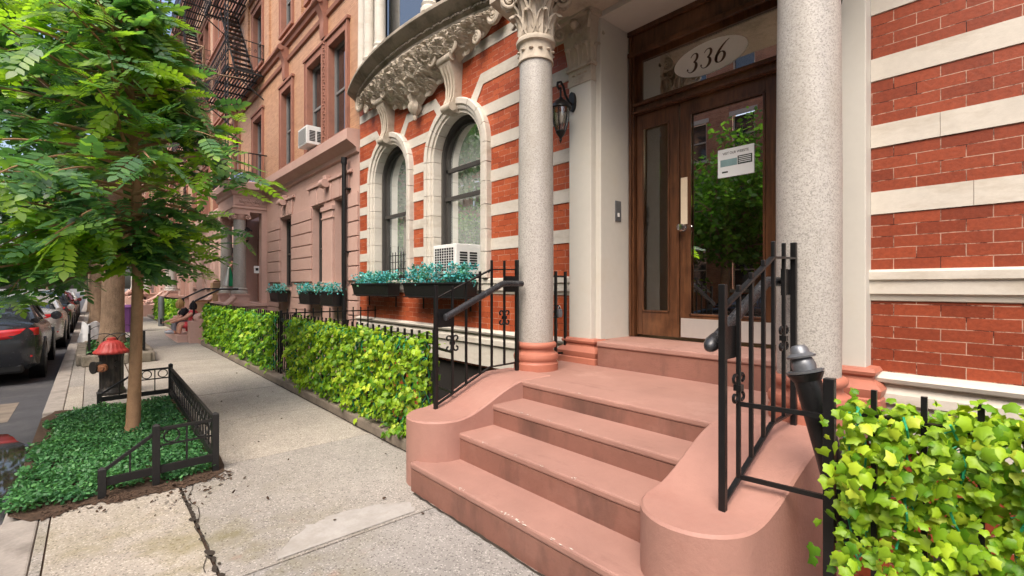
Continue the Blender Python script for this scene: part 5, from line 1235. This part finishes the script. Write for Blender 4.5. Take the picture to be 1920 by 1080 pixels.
for (x, y, _), hgt in ((A, .21), (B_, .45), (C_, .465), (D_, .465), ((.08, 7.72, 0), .19)):
    MB().box(x - .024, y - .024, -.02, x + .024, y + .024, hgt).add([(x - .024, y - .024, hgt), (x + .024, y - .024, hgt), (x + .024, y + .024, hgt), (x - .024, y + .024, hgt), (x, y, hgt + .018)], [(0, 1, 4), (1, 2, 4), (2, 3, 4), (3, 0, 4)]).build('post', 'ironmat', pf, bevel=.003)
n = 34000; gx = rng.uniform(-.58, .77, n); gy = rng.uniform(4.42, 7.66, n)
edge = .05 * np.sin(gx * 9) + .04 * np.sin(gx * 23); ok = (gy > 4.50 + edge) & (gx > -.47 + .05 * np.sin(gy * 6) + .04 * np.sin(gy * 15) + .07 * (gy - 4.5) * (gy > 4.5) - .0) & (np.hypot(gx - .325, gy - 6.28) > .1) & ~((np.abs(gx - .45 + .1 * np.sin(gy * 3)) < .035) & (rng.random(n) < .6))
gx, gy = gx[ok], gy[ok]; n = len(gx); gz = .015 + rng.random(n) ** .7 * (.055 + .025 * np.sin(gx * 11 + gy * 3) * np.sin(gy * 8))
gz = np.where(gx < -.43, gz * .6 - .05 - rng.random(n) * .04, gz)
tag(leaves('ground_cover', 'cover', np.stack([gx, gy, gz], 1), rng.normal(0, .55, (n, 3)) + (0, 0, 1), rng.normal(0, 1, (n, 3)) + (0, 0, .25), rng.uniform(.018, .038, n), QUAD_V, QUAD_F), 'dense low green ground cover filling the bed round the young tree', 'ground cover', kind='stuff')

# ---------------------------------------------------------------- hydrant
hy = thing('fire_hydrant', 'black fire hydrant with a faded red bonnet on the pavement behind the young tree', 'hydrant', (.22, 8.7, 0))
hx, hyy = .22, 8.72
MB().lathe([(.0, 0), (.185, 0), (.19, .05), (.175, .06), (.17, .085), (.155, .10), (.15, .14)], (hx, hyy, 0), 30).build('foot', 'hydrant', hy, smooth=True)
MB().lathe([(.152, .12), (.150, .60), (.16, .62), (.16, .66)], (hx, hyy, 0), 72, flute=(18, .028)).build('barrel', 'hydrant', hy, smooth=True)
MB().lathe([(.16, .655), (.215, .66), (.228, .68), (.225, .70), (.20, .725), (.175, .75), (.155, .80), (.12, .845), (.075, .872), (.06, .875), (.055, .91), (.04, .92), (0, .922)], (hx, hyy, 0), 60, flute=(20, .03)).build('bonnet', 'red', hy, smooth=True)
MB().tube([(hx - .13, hyy - .05, .46), (hx - .23, hyy - .10, .46)], [.085, .082], 20).tube([(hx - .215, hyy - .092, .46), (hx - .235, hyy - .102, .46)], [.098, .098], 20).build('nozzle', 'hydrant', hy, smooth=True)
MB().tube([(hx - .10, hyy - .14, .455), (hx - .13, hyy - .20, .455)], .062, 16).tube([(hx - .125, hyy - .19, .455), (hx - .14, hyy - .215, .455)], [.05, .034], 16).build('outlet_cap', 'rust', hy, smooth=True)
MB().tube([(hx + .06, hyy - .12, .50), (hx + .075, hyy - .17, .50)], .045, 14).build('side_cap', 'hydrant', hy, smooth=True)

hy.scale = (.86, .86, .86)
# ---------------------------------------------------------------- big street trees
def big_tree(name, label, loc, r, h0, H, rad, n, lsize, group, seed, mat='treeleaf'):
    random.seed(seed); t = thing(name, label, 'tree', loc, group); x, y, z = loc
    pts = [(x, y, z - .05), (x + .01, y, z + .15), (x + .02, y, z + .6)] + [(x + .04 * math.sin(k), y + .05 * math.cos(k * 1.3) - .05, z + .6 + (h0 + 1.5 - .6) * k / 5) for k in range(1, 6)]
    MB().tube(pts, [r * 1.35, r * 1.12, r, r * .95, r * .9, r * .86, r * .8, r * .55], 18).build('trunk', 'bark', t, smooth=True)
    lm = MB(); P = []; top = Vector(pts[-2])
    for i in range(16):
        az = i * 2.4 + seed; el = random.uniform(.25, 1.1)
        kx = 1.0 if x < -5 else (1.45 if math.cos(az) < 0 else .62)
        b = limb_path(top + Vector((0, 0, random.uniform(-1.0, .6))), (math.cos(az) * math.cos(el), math.sin(az) * math.cos(el), math.sin(el)), kx * random.uniform(.7, 1.0) * math.hypot(rad * math.cos(el), (H - h0) * .75 * math.sin(el)), random.uniform(-.3, .2), 8)
        lm.tube(b, [r * .38 * (1 - .1 * k) for k in range(len(b))], 7)
        for k in range(2, len(b)):
            for q in range(3):
                c = b[k] + Vector((random.gauss(0, rad * .17), random.gauss(0, rad * .17), random.gauss(0, rad * .13))); lm.tube([b[k], c], [r * .1, r * .03], 4)
                P.append(c)
    lm.build('limbs', 'bark', t)
    P = np.array([tuple(p) for p in P]); m = n // len(P); cl = np.repeat(P, m, 0); k = len(cl)
    q = norm(rng.normal(0, 1, (k, 3))) * (rng.random((k, 1)) ** .45) * rad * .21 * np.array([1, 1, .55])
    Q = cl + q; f_ok = (Q[:, 0] < 1.15 + .12 * np.sin(Q[:, 2] * 5) + .25 * rng.random(k)) | (x < -5); Q, q = Q[f_ok], q[f_ok]; k = len(Q); leaves('crown', mat, Q, q / rad + rng.normal(0, .35, (k, 3)) + (0, 0, .55), rng.normal(0, 1, (k, 3)) + (0, 0, -.6), rng.uniform(.75, 1.3, k) * lsize, QUAD_V, QUAD_F, t)
    random.seed(seed + 1); return t
big_tree('street_tree', 'big street tree with a thick trunk in the stone edged pit behind the hydrant', (.36, 14.3, .22), .215, 4.6, 13.5, 3.0, 24000, .15, 'tall street trees along the near kerb', 3)
far = big_tree('street_tree', 'tall street tree second along the near kerb, beyond the big trunk', (.2, 26, 0), .25, 4.2, 12, 3.0, 12000, .20, 'tall street trees along the near kerb', 5)
for i, (x, y, rt_, lb_) in enumerate(((.1, 38, 1.2, 'tall street tree third along the near kerb, partly hidden by leaves'), (.1, 52, 2.6, 'tall street tree fourth along the near kerb, far down the street'), (.1, 70, 4.1, 'farthest tall street tree at the end of the near kerb'))):
    dup(far, (x, y, 0), lb_, rt_)
opp = big_tree('street_tree', 'street tree across the road facing the entrance, seen as a reflection in the door', (-9.8, 8.5, 0), .2, 2.6, 9, 3.4, 11000, .20, 'street trees across the road', 9, 'sunleaf')
for i, (x, y, rt_, lb_) in enumerate(((-9.8, 15.5, 2.0, 'street tree across the road behind the parked grey car'), (-9.8, 24, .6, 'third street tree across the road'), (-9.8, 33, 4, 'fourth street tree across the road'), (-9.8, 45, 5, 'fifth street tree across the road'), (-9.8, 60, 1, 'sixth street tree across the road'), (-4.5, 92, 2.2, 'tree closing the far end of the street, left of its partner'), (-.5, 100, 3.3, 'tree closing the far end of the street, right of its partner'), (-9.8, 1.0, 3, 'street tree across the road to the left of the entrance reflection'))):
    dup(opp, (x, y, 0), lb_, rt_)
# stone edged pit with hooped guard round the big trunk
sp = MB()
def blocks(xa, ya, xb, yb, w_, z):
    L_ = math.hypot(xb - xa, yb - ya); n = max(1, round(L_ / .42))
    for i in range(n):
        t0, t1 = i / n, (i + 1) / n; x0, y0 = xa + (xb - xa) * t0, ya + (yb - ya) * t0; x1, y1 = xa + (xb - xa) * t1, ya + (yb - ya) * t1; j = random.uniform(-.02, .02)
        sp.box(min(x0, x1) - (w_ if xa == xb else -.008) + j, min(y0, y1) - (w_ if ya == yb else -.008) + j, 0, max(x0, x1) + (0 if xa == xb else -.008), max(y0, y1) + (0 if ya == yb else -.008), z + j)
blocks(-.14, 12.1, .92, 12.1, .2, .20); blocks(.98, 11.95, .98, 15.2, .2, .20); blocks(-.14, 15.2, .92, 15.2, .2, .20); blocks(-.06, 12.1, -.06, 15.0, .16, .20)
pe = sp.build('pit_edging', 'stonepit', None, loc=(.4, 13.5, 0), bevel=.025); tag(pe, 'rough granite block edging round the big tree trunk', 'edging')
struct(MB().box(-.055, 12.11, .0, .775, 14.98, .17).build('pit_soil', 'soil'))
hg = thing('hoop_guard', 'low black hooped iron guard round the big tree trunk', 'fence', (.4, 13.4, .2)); m = MB()
def hoops(xa, ya, xb, yb):
    L_ = math.hypot(xb - xa, yb - ya); n = max(2, round(L_ / .2)); dx, dy = (xb - xa) / n, (yb - ya) / n
    m.bar((xa, ya, .24), (xb, yb, .24), .02, .05)
    for i in range(n - 1):
        m.tube([(xa + dx * i + dx * (1 - math.cos(PI * k / 10)), ya + dy * i + dy * (1 - math.cos(PI * k / 10)), .26 + .18 * 1 + .14 * math.sin(PI * k / 10)) for k in range(11)], .009, 6)
    for i in range(n + 1): m.box(xa + dx * i - .009, ya + dy * i - .009, .2, xa + dx * i + .009, ya + dy * i + .009, .45)
hoops(-.02, 12.3, .82, 12.3); hoops(.82, 12.3, .82, 14.9); hoops(-.02, 12.3, -.02, 14.9); hoops(-.02, 14.9, .82, 14.9); m.build('hoops', 'iron', hg)
for x, y in ((-.02, 12.3), (.82, 12.3), (.82, 14.9), (-.02, 14.9)): MB().box(x - .02, y - .02, .2, x + .02, y + .02, .60).build('post', 'iron', hg)
nc = 700; tag(leaves('weeds', 'cover', np.stack([rng.uniform(-.04, .76, nc), rng.uniform(12.15, 14.9, nc), rng.uniform(.18, .27, nc)], 1), rng.normal(0, .5, (nc, 3)) + (0, 0, 1), rng.normal(0, 1, (nc, 3)), rng.uniform(.04, .09, nc), QUAD_V, QUAD_F), 'sparse green weeds in the stone edged pit of the big tree', 'weeds', kind='stuff')

# ---------------------------------------------------------------- parked cars
def make_car(label, paint, x, y, group='cars parked along the near kerb'):
    # tail towards the viewer at local y = 0, nose at y = 4.6
    c = thing('parked_car', label, 'car', (x, y, -.13), group); X, Yb, Z = x, y, -.13
    prof = [  # y, half width at belt, z bottom, belt z, shoulder z, deck z
        (.00, .74, .34, .62, .80, .84), (.06, .82, .26, .66, .92, 1.00), (.18, .88, .22, .68, .96, 1.06), (.55, .90, .20, .68, .97, 1.08), (1.2, .91, .19, .68, .96, 1.02), (2.3, .91, .19, .66, .94, .99), (3.2, .90, .19, .64, .90, .97), (3.9, .88, .20, .60, .82, .90), (4.35, .82, .22, .56, .72, .78), (4.55, .70, .28, .50, .62, .66), (4.62, .55, .34, .48, .56, .58)]
    secs = []
    for yy, w_, zb, zm, zs, zd in prof:
        secs.append([(-w_ * .80, zb), (-w_ * .97, zb + .10), (-w_, zm), (-w_ * .965, zs - .06), (-w_ * .90, zs + (zd - zs) * .35), (-w_ * .6, zd - .01), (0, zd), (w_ * .6, zd - .01), (w_ * .90, zs + (zd - zs) * .35), (w_ * .965, zs - .06), (w_, zm), (w_ * .97, zb + .10), (w_ * .80, zb)])
    def loft(mb, ss, ysl):
        n = len(ss[0]); vs = [(X + a, Yb + yy, Z + b) for s_, yy in zip(ss, ysl) for a, b in s_]
        fs = [(i * n + k, i * n + (k + 1) % n, (i + 1) * n + (k + 1) % n, (i + 1) * n + k) for i in range(len(ss) - 1) for k in range(n)]
        fs += [tuple(range(n)), tuple((len(ss) - 1) * n + k for k in range(n))]; mb.add(vs, fs)
    m = MB(); loft(m, secs, [p[0] for p in prof]); b = m.build('body', paint, c, smooth=True)
    ro = [(.75, .72, 1.04), (1.15, .64, 1.28), (1.7, .60, 1.40), (2.3, .60, 1.42), (2.85, .60, 1.36), (3.55, .72, .98)]
    rs = [[(-.80, .96), (-.78 if 0 < i < 5 else -.79, min(zt, 1.04)), (-w_, zt - .05), (-w_ * .8, zt), (0, zt + .02), (w_ * .8, zt), (w_, zt - .05), (.78, min(zt, 1.04)), (.80, .96)] for i, (yy, w_, zt) in enumerate(ro)]
    m = MB(); loft(m, rs, [r_[0] for r_ in ro]); m.build('cabin_glass', MT['carglass'], c, smooth=True)
    rf = [(1.02, .655, 1.225), (1.3, .635, 1.335), (1.75, .612, 1.412), (2.3, .612, 1.432), (2.8, .612, 1.375), (2.95, .62, 1.335)]
    m = MB(); loft(m, [[(-w_, zt - .045), (-w_ * .8, zt + .006), (0, zt + .026), (w_ * .8, zt + .006), (w_, zt - .045), (0, zt - .02)] for yy, w_, zt in rf], [r_[0] for r_ in rf])
    for sg in (-1, 1):
        m.tube([(X + sg * .79, Yb + .62, Z + 1.03), (X + sg * .70, Yb + 1.05, Z + 1.22), (X + sg * .635, Yb + 1.5, Z + 1.36)], [.06, .055, .035], 8)
        m.tube([(X + sg * .74, Yb + 3.5, Z + 1.0), (X + sg * .64, Yb + 2.9, Z + 1.33)], .035, 8); m.tube([(X + sg * .795, Yb + 2.1, Z + .98), (X + sg * .625, Yb + 2.1, Z + 1.36)], .03, 8)
    m.build('roof', paint, c, smooth=True)
    for sg in (-1, 1):
        m = MB(); m.grid(8, 3, lambda s, t: (X + sg * (.30 + .555 * s), Yb + .035 - .006 + .16 * s ** 4 - .03 * s * (1 - t), Z + .80 + .12 * t + .02 * s - .05 * (1 - s) * (1 - t))); o = m.build('tail_lamp', 'tail', c, smooth=True); s_ = o.modifiers.new('thick', 'SOLIDIFY'); s_.thickness = .05; s_.offset = 0
        MB().box(X + sg * .62, Yb + .035, Z + .46, X + sg * .80, Yb + .06, Z + .49).build('reflector', 'tail', c)
        MB().tube([(X + sg * .56, Yb + .02, Z + .27), (X + sg * .56, Yb + .2, Z + .27)], .055, 14, flat=.6).build('exhaust', 'chrome', c)
        MB().lathe([(0, .02), (.06, .05), (.10, .16)], (X + sg * .72, Yb + 4.40, Z + .62), 10, axis='Y').build('headlight', 'chrome', c)
        m = MB(); m.lathe([(.02, -.03), (.09, -.02), (.09, .05), (.02, .06)], (X + sg * .97, Yb + 3.05, Z + 1.02), 12, axis='Y'); m.build('wing_mirror', paint, c, smooth=True)
        m = MB(); m.box(X + sg * .912, Yb + 1.55, Z + .84, X + sg * .925, Yb + 1.75, Z + .86).box(X + sg * .912, Yb + 2.5, Z + .84, X + sg * .925, Yb + 2.7, Z + .86); m.build('handle', 'chrome', c)
        for wy in (.98, 3.72):
            wo = MB().lathe([(.20, -.10), (.30, -.105), (.33, -.08), (.335, 0), (.33, .08), (.30, .105), (.20, .10)], (X + sg * .815, Yb + wy, Z + .335), 30, axis='X').build('wheel', 'rubber', c, smooth=True)
            m = MB().lathe([(.205, .06), (.205, .09), (.19, .095)], (X + sg * .815 + (0 if sg > 0 else -.155), Yb + wy, Z + .335), 24, axis='X')
            for k in range(7):
                a = 2 * PI * k / 7; m.bar((X + sg * .905, Yb + wy + .03 * math.cos(a), Z + .335 + .03 * math.sin(a)), (X + sg * .905, Yb + wy + .195 * math.cos(a), Z + .335 + .195 * math.sin(a)), .035, .02)
            m.build('rim', 'rim', wo)
            MB().lathe([(.39, -.10), (.395, .102), (.34, .103)], (X + sg * .815, Yb + wy, Z + .335), 26, axis='X').build('wheel_arch', 'black', c)
    MB().box(X - .70, Yb + .015, Z + .20, X + .70, Yb + .4, Z + .36).build('bumper_skirt', 'black', c, bevel=.04)
    MB().box(X - .30, Yb + .02, Z + .835, X + .30, Yb + .04, Z + .865).build('light_bar', 'tail', c)
    MB().box(X - .16, Yb - .012, Z + .60, X + .16, Yb + .0, Z + .72).build('number_plate', 'plate', c)
    return c
mm, N, L, b = nodes('car glass'); b.inputs['Base Color'].default_value = (.03, .035, .04, 1); b.inputs['Roughness'].default_value = .03; b.inputs['Specular IOR Level'].default_value = 1.0; MT['carglass'] = mm
make_car('dark grey sedan parked at the kerb, its tail with red lamps at the left edge', 'carpaint', -1.53, 11.25)
make_car('pale silver car parked ahead of the dark grey sedan', 'silver', -1.42, 16.9)
make_car('black car parked third along the near kerb', 'blackcar', -1.38, 22.4)
for i, yv in enumerate((28, 34)): make_car(('wine red car parked fourth along the near kerb', 'silver car parked farthest along the near kerb')[i], ('redcar', 'silver')[i], -1.38, yv)
for yv, pn, lb_ in ((4.2, 'blackcar', 'black car parked across the road, mirrored in the entrance door'), (9.9, 'redcar', 'wine red car parked across the road'), (17, 'silver', 'pale car parked across the road beyond the red one')): make_car(lb_, pn, -8.2, yv, 'cars parked across the road')

# ---------------------------------------------------------------- houses across the road
for j, (y0, y1, mt, H, lb_) in enumerate(((-16, -1, 'opp2', 13, 'brownstone house across the road, left of the one mirrored in the door'), (-.9, 12.5, 'opp', 14, 'orange brick house across the road with a dark red door, mirrored in the entrance'), (12.6, 27, 'opp2', 13, 'brownstone house across the road behind the street trees'), (27.1, 45, 'opp', 14.5, 'second orange brick house across the road, far along'), (45.1, 66, 'opp2', 13, 'farthest brownstone house across the road'))):
    o = thing('facing_house', lb_, 'building', (-15, (y0 + y1) / 2, 0), 'houses across the road'); wn = int((y1 - y0) / 2.2); sp_ = (y1 - y0) / wn; hl = []
    for k in range(wn):
        for z in (1.4, 4.6, 7.6, 10.6):
            if not (z == 1.4 and k == wn // 2): hl.append((y0 + sp_ * (k + .5) - .5, y0 + sp_ * (k + .5) + .5, z, z + 1.8))
    m = MB(); face(m, -13.2, y0, y1, -.2, H, hl); m.box(-20, y0, -.2, -13.21, y0 + .1, H).box(-20, y1 - .1, -.2, -13.21, y1, H).box(-20, y0 + .1, H - .2, -13.21, y1 - .1, H); m.build('wall', mt, o)
    MB().sweep([(0, H - .7), (.2, H - .6), (.5, H - .2), (.5, H), (0, H)], [(-13.2, y0, 1, 0), (-13.2, y1, 1, 0)]).build('roof_cornice', 'brown2', o)
    for a, b_, za, zb in hl:
        f = MB().box(-13.35, a, za, -13.28, a + .06, zb).box(-13.35, b_ - .06, za, -13.28, b_, zb).box(-13.35, a, (za + zb) / 2 - .03, -13.28, b_, (za + zb) / 2 + .03).box(-13.22, a - .12, zb, -13.14, b_ + .12, zb + .2).box(-13.22, a - .12, za - .15, -13.12, b_ + .12, za).build('window', 'pale', o)
        MB().box(-13.4, a, za, -13.36, b_, zb).build('pane', MT['carglass'], f)
    ym = y0 + sp_ * (wn // 2 + .5); MB().box(-13.25, ym - .6, .9, -13.12, ym + .6, 3.2).build('door', 'doorred', o); MB().box(-13.19, ym - .9, 3.2, -12.8, ym + .9, 3.6).box(-13.19, ym - .9, .0, -12.4, ym + .9, .3).box(-13.19, ym - .9, .3, -12.8, ym + .9, .6).box(-13.19, ym - .9, .6, -13.05, ym + .9, .89).build('porch', 'pale', o)
random.seed(21)

# ---------------------------------------------------------------- people on the far stoop
def person(label, loc): return thing('person', label, 'person', loc)
p1 = person('blonde person in a black top and grey trousers sitting on the far stoop, leaning forward', (2.1, 16.25, .38)); bx, by, bz = 2.12, 16.25, .38
W = lambda x, y, z: (bx + x, by + y, bz + z)
skin('body', 'skin', [(W(0, 0, .10), (.15, .12)), (W(-.06, 0, .30), (.14, .10)), (W(-.14, 0, .46), (.15, .10)), (W(-.20, 0, .54), .055), (W(-.25, 0, .63), (.085, .095)), (W(-.27, 0, .71), (.08, .09)),
    (W(-.14, -.17, .47), .055), (W(-.26, -.22, .25), .042), (W(-.50, -.12, .18), .032), (W(-.57, -.10, .16), .028), (W(-.14, .17, .47), .055), (W(-.26, .22, .25), .042), (W(-.50, .12, .16), .032), (W(-.57, .09, .14), .028),
    (W(-.05, -.10, .06), .085), (W(-.36, -.13, .18), .068), (W(-.36, -.12, -.20), .045), (W(-.05, .10, .06), .085), (W(-.36, .13, .18), .068), (W(-.36, .12, -.20), .045)],
    [(0, 1), (1, 2), (2, 3), (3, 4), (4, 5), (2, 6), (6, 7), (7, 8), (8, 9), (2, 10), (10, 11), (11, 12), (12, 13), (0, 14), (14, 15), (15, 16), (0, 17), (17, 18), (18, 19)], p1)
skin('top', 'darkshirt', [(W(.0, 0, .12), (.165, .135)), (W(-.06, 0, .30), (.16, .125)), (W(-.14, 0, .46), (.17, .115)), (W(-.17, 0, .51), .075), (W(-.14, -.17, .475), .07), (W(-.23, -.21, .30), .058), (W(-.14, .17, .475), .07), (W(-.23, .21, .30), .058)], [(0, 1), (1, 2), (2, 3), (2, 4), (4, 5), (2, 6), (6, 7)], p1)
skin('trousers', 'jeans', [(W(.0, 0, .08), (.155, .12)), (W(-.06, -.10, .06), .10), (W(-.36, -.13, .185), .083), (W(-.36, -.12, -.12), .066), (W(-.06, .10, .06), .10), (W(-.36, .13, .185), .083), (W(-.36, .12, -.12), .066)], [(0, 1), (1, 2), (2, 3), (0, 4), (4, 5), (5, 6)], p1)
for s in (-.12, .12): MB().grid(10, 8, lambda u, t: (bx - .36 - .10 + .13 * math.cos(2 * PI * u) * math.sin(PI * t) ** .7, by + s + .045 * math.sin(2 * PI * u) * math.sin(PI * t) ** .7, bz - .19 + .10 * t * (1 if True else 0))).build('shoe', 'shoe', p1, smooth=True)
MB().grid(20, 12, lambda u, t: (bx - .235 + (.105 + .012 * math.sin(18 * u * PI)) * math.cos(2 * PI * u) * math.sin(PI * (.02 + .75 * t)), by + (.11 + .01 * math.sin(15 * u * PI)) * math.sin(2 * PI * u) * math.sin(PI * (.02 + .75 * t)), bz + .82 - .30 * t)).build('hair', 'hair', p1, smooth=True)
for s in (-1, 1):
    for q in range(5): MB().tube([W(-.57, s * .095 + (q - 2) * .014, .155 - .006 * abs(q - 2)), W(-.62, s * .07 + (q - 2) * .014, .145), W(-.635 - .008 * (2 - abs(q - 2)), s * .05 + (q - 2) * .012, .12)], [.0085, .008, .006], 6).build('finger', 'skin', p1, smooth=True)
ph = MB().box(bx - .69, by - .10, bz + .10, bx - .655, by - .02, bz + .25).build('phone', 'black', None, loc=(bx - .67, by - .06, bz + .1), bevel=.006); tag(ph, 'small dark phone held by the seated blonde person', 'phone')
p2 = person('person in a coral red top sitting behind the near handrail of the far stoop', (2.15, 15.8, .38)); bx, by, bz = 2.17, 15.80, .36
skin('body', 'skin', [(W(0, 0, .10), (.15, .12)), (W(.0, 0, .30), (.13, .10)), (W(-.02, 0, .46), (.14, .10)), (W(-.02, 0, .52), .05), (W(-.04, 0, .58), (.075, .085)), (W(-.05, 0, .66), (.075, .085)),
    (W(-.04, -.17, .44), .055), (W(-.22, -.21, .30), .042), (W(-.50, -.12, .20), .032), (W(-.58, -.10, .16), .028), (W(-.04, .17, .44), .055), (W(-.20, .22, .28), .042), (W(-.42, .12, .20), .032), (W(-.5, .09, .16), .028),
    (W(-.05, -.10, .06), .085), (W(-.34, -.13, .13), .068), (W(-.36, -.12, -.15), .045), (W(-.05, .10, .06), .085), (W(-.34, .13, .13), .068), (W(-.36, .12, -.15), .045)],
    [(0, 1), (1, 2), (2, 3), (3, 4), (4, 5), (2, 6), (6, 7), (7, 8), (8, 9), (2, 10), (10, 11), (11, 12), (12, 13), (0, 14), (14, 15), (15, 16), (0, 17), (17, 18), (18, 19)], p2)
skin('top', 'coral', [(W(.0, 0, .06), (.17, .14)), (W(.0, 0, .28), (.155, .12)), (W(-.02, 0, .45), (.16, .11)), (W(-.02, 0, .50), .07), (W(-.04, -.17, .445), .068), (W(-.10, -.19, .37), .058), (W(-.04, .17, .445), .068), (W(-.10, .20, .36), .058)], [(0, 1), (1, 2), (2, 3), (2, 4), (4, 5), (2, 6), (6, 7)], p2)
skin('shorts', 'coral', [(W(.0, 0, .06), (.16, .13)), (W(-.06, -.10, .05), .105), (W(-.30, -.13, .11), .09), (W(-.06, .10, .05), .105), (W(-.30, .13, .11), .09)], [(0, 1), (1, 2), (0, 3), (3, 4)], p2)
MB().grid(16, 10, lambda u, t: (bx - .03 + .095 * math.cos(2 * PI * u) * math.sin(PI * (.02 + .7 * t)), by + .10 * math.sin(2 * PI * u) * math.sin(PI * (.02 + .7 * t)), bz + .77 - .26 * t)).build('hair', 'darkshirt', p2, smooth=True)
p3 = person('person standing half hidden behind the porch column, one arm holding out a cloth', (3.45, 17.9, 1.02)); bx, by, bz = 3.47, 17.93, 1.0
skin('body', 'skin', [(W(0, 0, .95), (.15, .11)), (W(0, 0, 1.2), (.14, .10)), (W(0, 0, 1.42), (.17, .10)), (W(0, 0, 1.52), .05), (W(0, 0, 1.62), (.08, .09)), (W(0, 0, 1.70), (.075, .085)), (W(.0, -.19, 1.38), .055), (W(-.06, -.46, 1.22), .045), (W(-.17, -.74, 1.14), .038), (W(-.20, -.84, 1.13), .034), (W(0, .19, 1.40), .055), (W(0, .24, 1.12), .042), (W(-.04, .24, .88), .034), (W(0, -.1, .9), .09), (W(0, -.1, .5), .07), (W(0, -.1, .06), .05), (W(-.1, -.1, .03), .04), (W(0, .1, .9), .09), (W(0, .1, .5), .07), (W(0, .1, .06), .05), (W(-.1, .1, .03), .04)],
    [(0, 1), (1, 2), (2, 3), (3, 4), (4, 5), (2, 6), (6, 7), (7, 8), (8, 9), (2, 10), (10, 11), (11, 12), (0, 13), (13, 14), (14, 15), (15, 16), (0, 17), (17, 18), (18, 19), (19, 20)], p3)
skin('shirt', 'darkshirt', [(W(0, 0, .9), (.17, .13)), (W(0, 0, 1.2), (.16, .12)), (W(0, 0, 1.42), (.185, .115)), (W(0, 0, 1.5), .07), (W(.0, -.19, 1.385), .07), (W(-.03, -.32, 1.31), .058), (W(0, .19, 1.40), .07), (W(0, .23, 1.2), .055)], [(0, 1), (1, 2), (2, 3), (2, 4), (4, 5), (2, 6), (6, 7)], p3)
skin('trousers', 'jeans', [(W(0, 0, .92), (.165, .125)), (W(0, -.1, .86), .10), (W(0, -.1, .5), .085), (W(0, -.1, .1), .07), (W(0, .1, .86), .10), (W(0, .1, .5), .085), (W(0, .1, .1), .07)], [(0, 1), (1, 2), (2, 3), (0, 4), (4, 5), (5, 6)], p3)
MB().lathe([(.06, 1.60), (.10, 1.66), (.10, 1.74), (.06, 1.80), (0, 1.81)], W(.01, 0, 0), 14).build('hair', 'darkshirt', p3, smooth=True)
cl = thing('held_cloth', 'green and white cloth hanging from the hand by the porch column', 'cloth', W(-.2, -.86, 1.1))
for a, b_, mt in ((0, .45, 'whitecloth'), (.451, 1, 'greencloth')):
    o = MB().grid(10, 12, lambda s, t: (bx - .21 + (.03 + .17 * (1 - t)) * ((a + (b_ - a) * s) * 2 - 1), by - .86 + .03 * math.sin((a + (b_ - a) * s) * 14), bz + .52 + .61 * t)).build('cloth', mt, cl, smooth=True)
    o.modifiers.new('thick', 'SOLIDIFY').thickness = .008
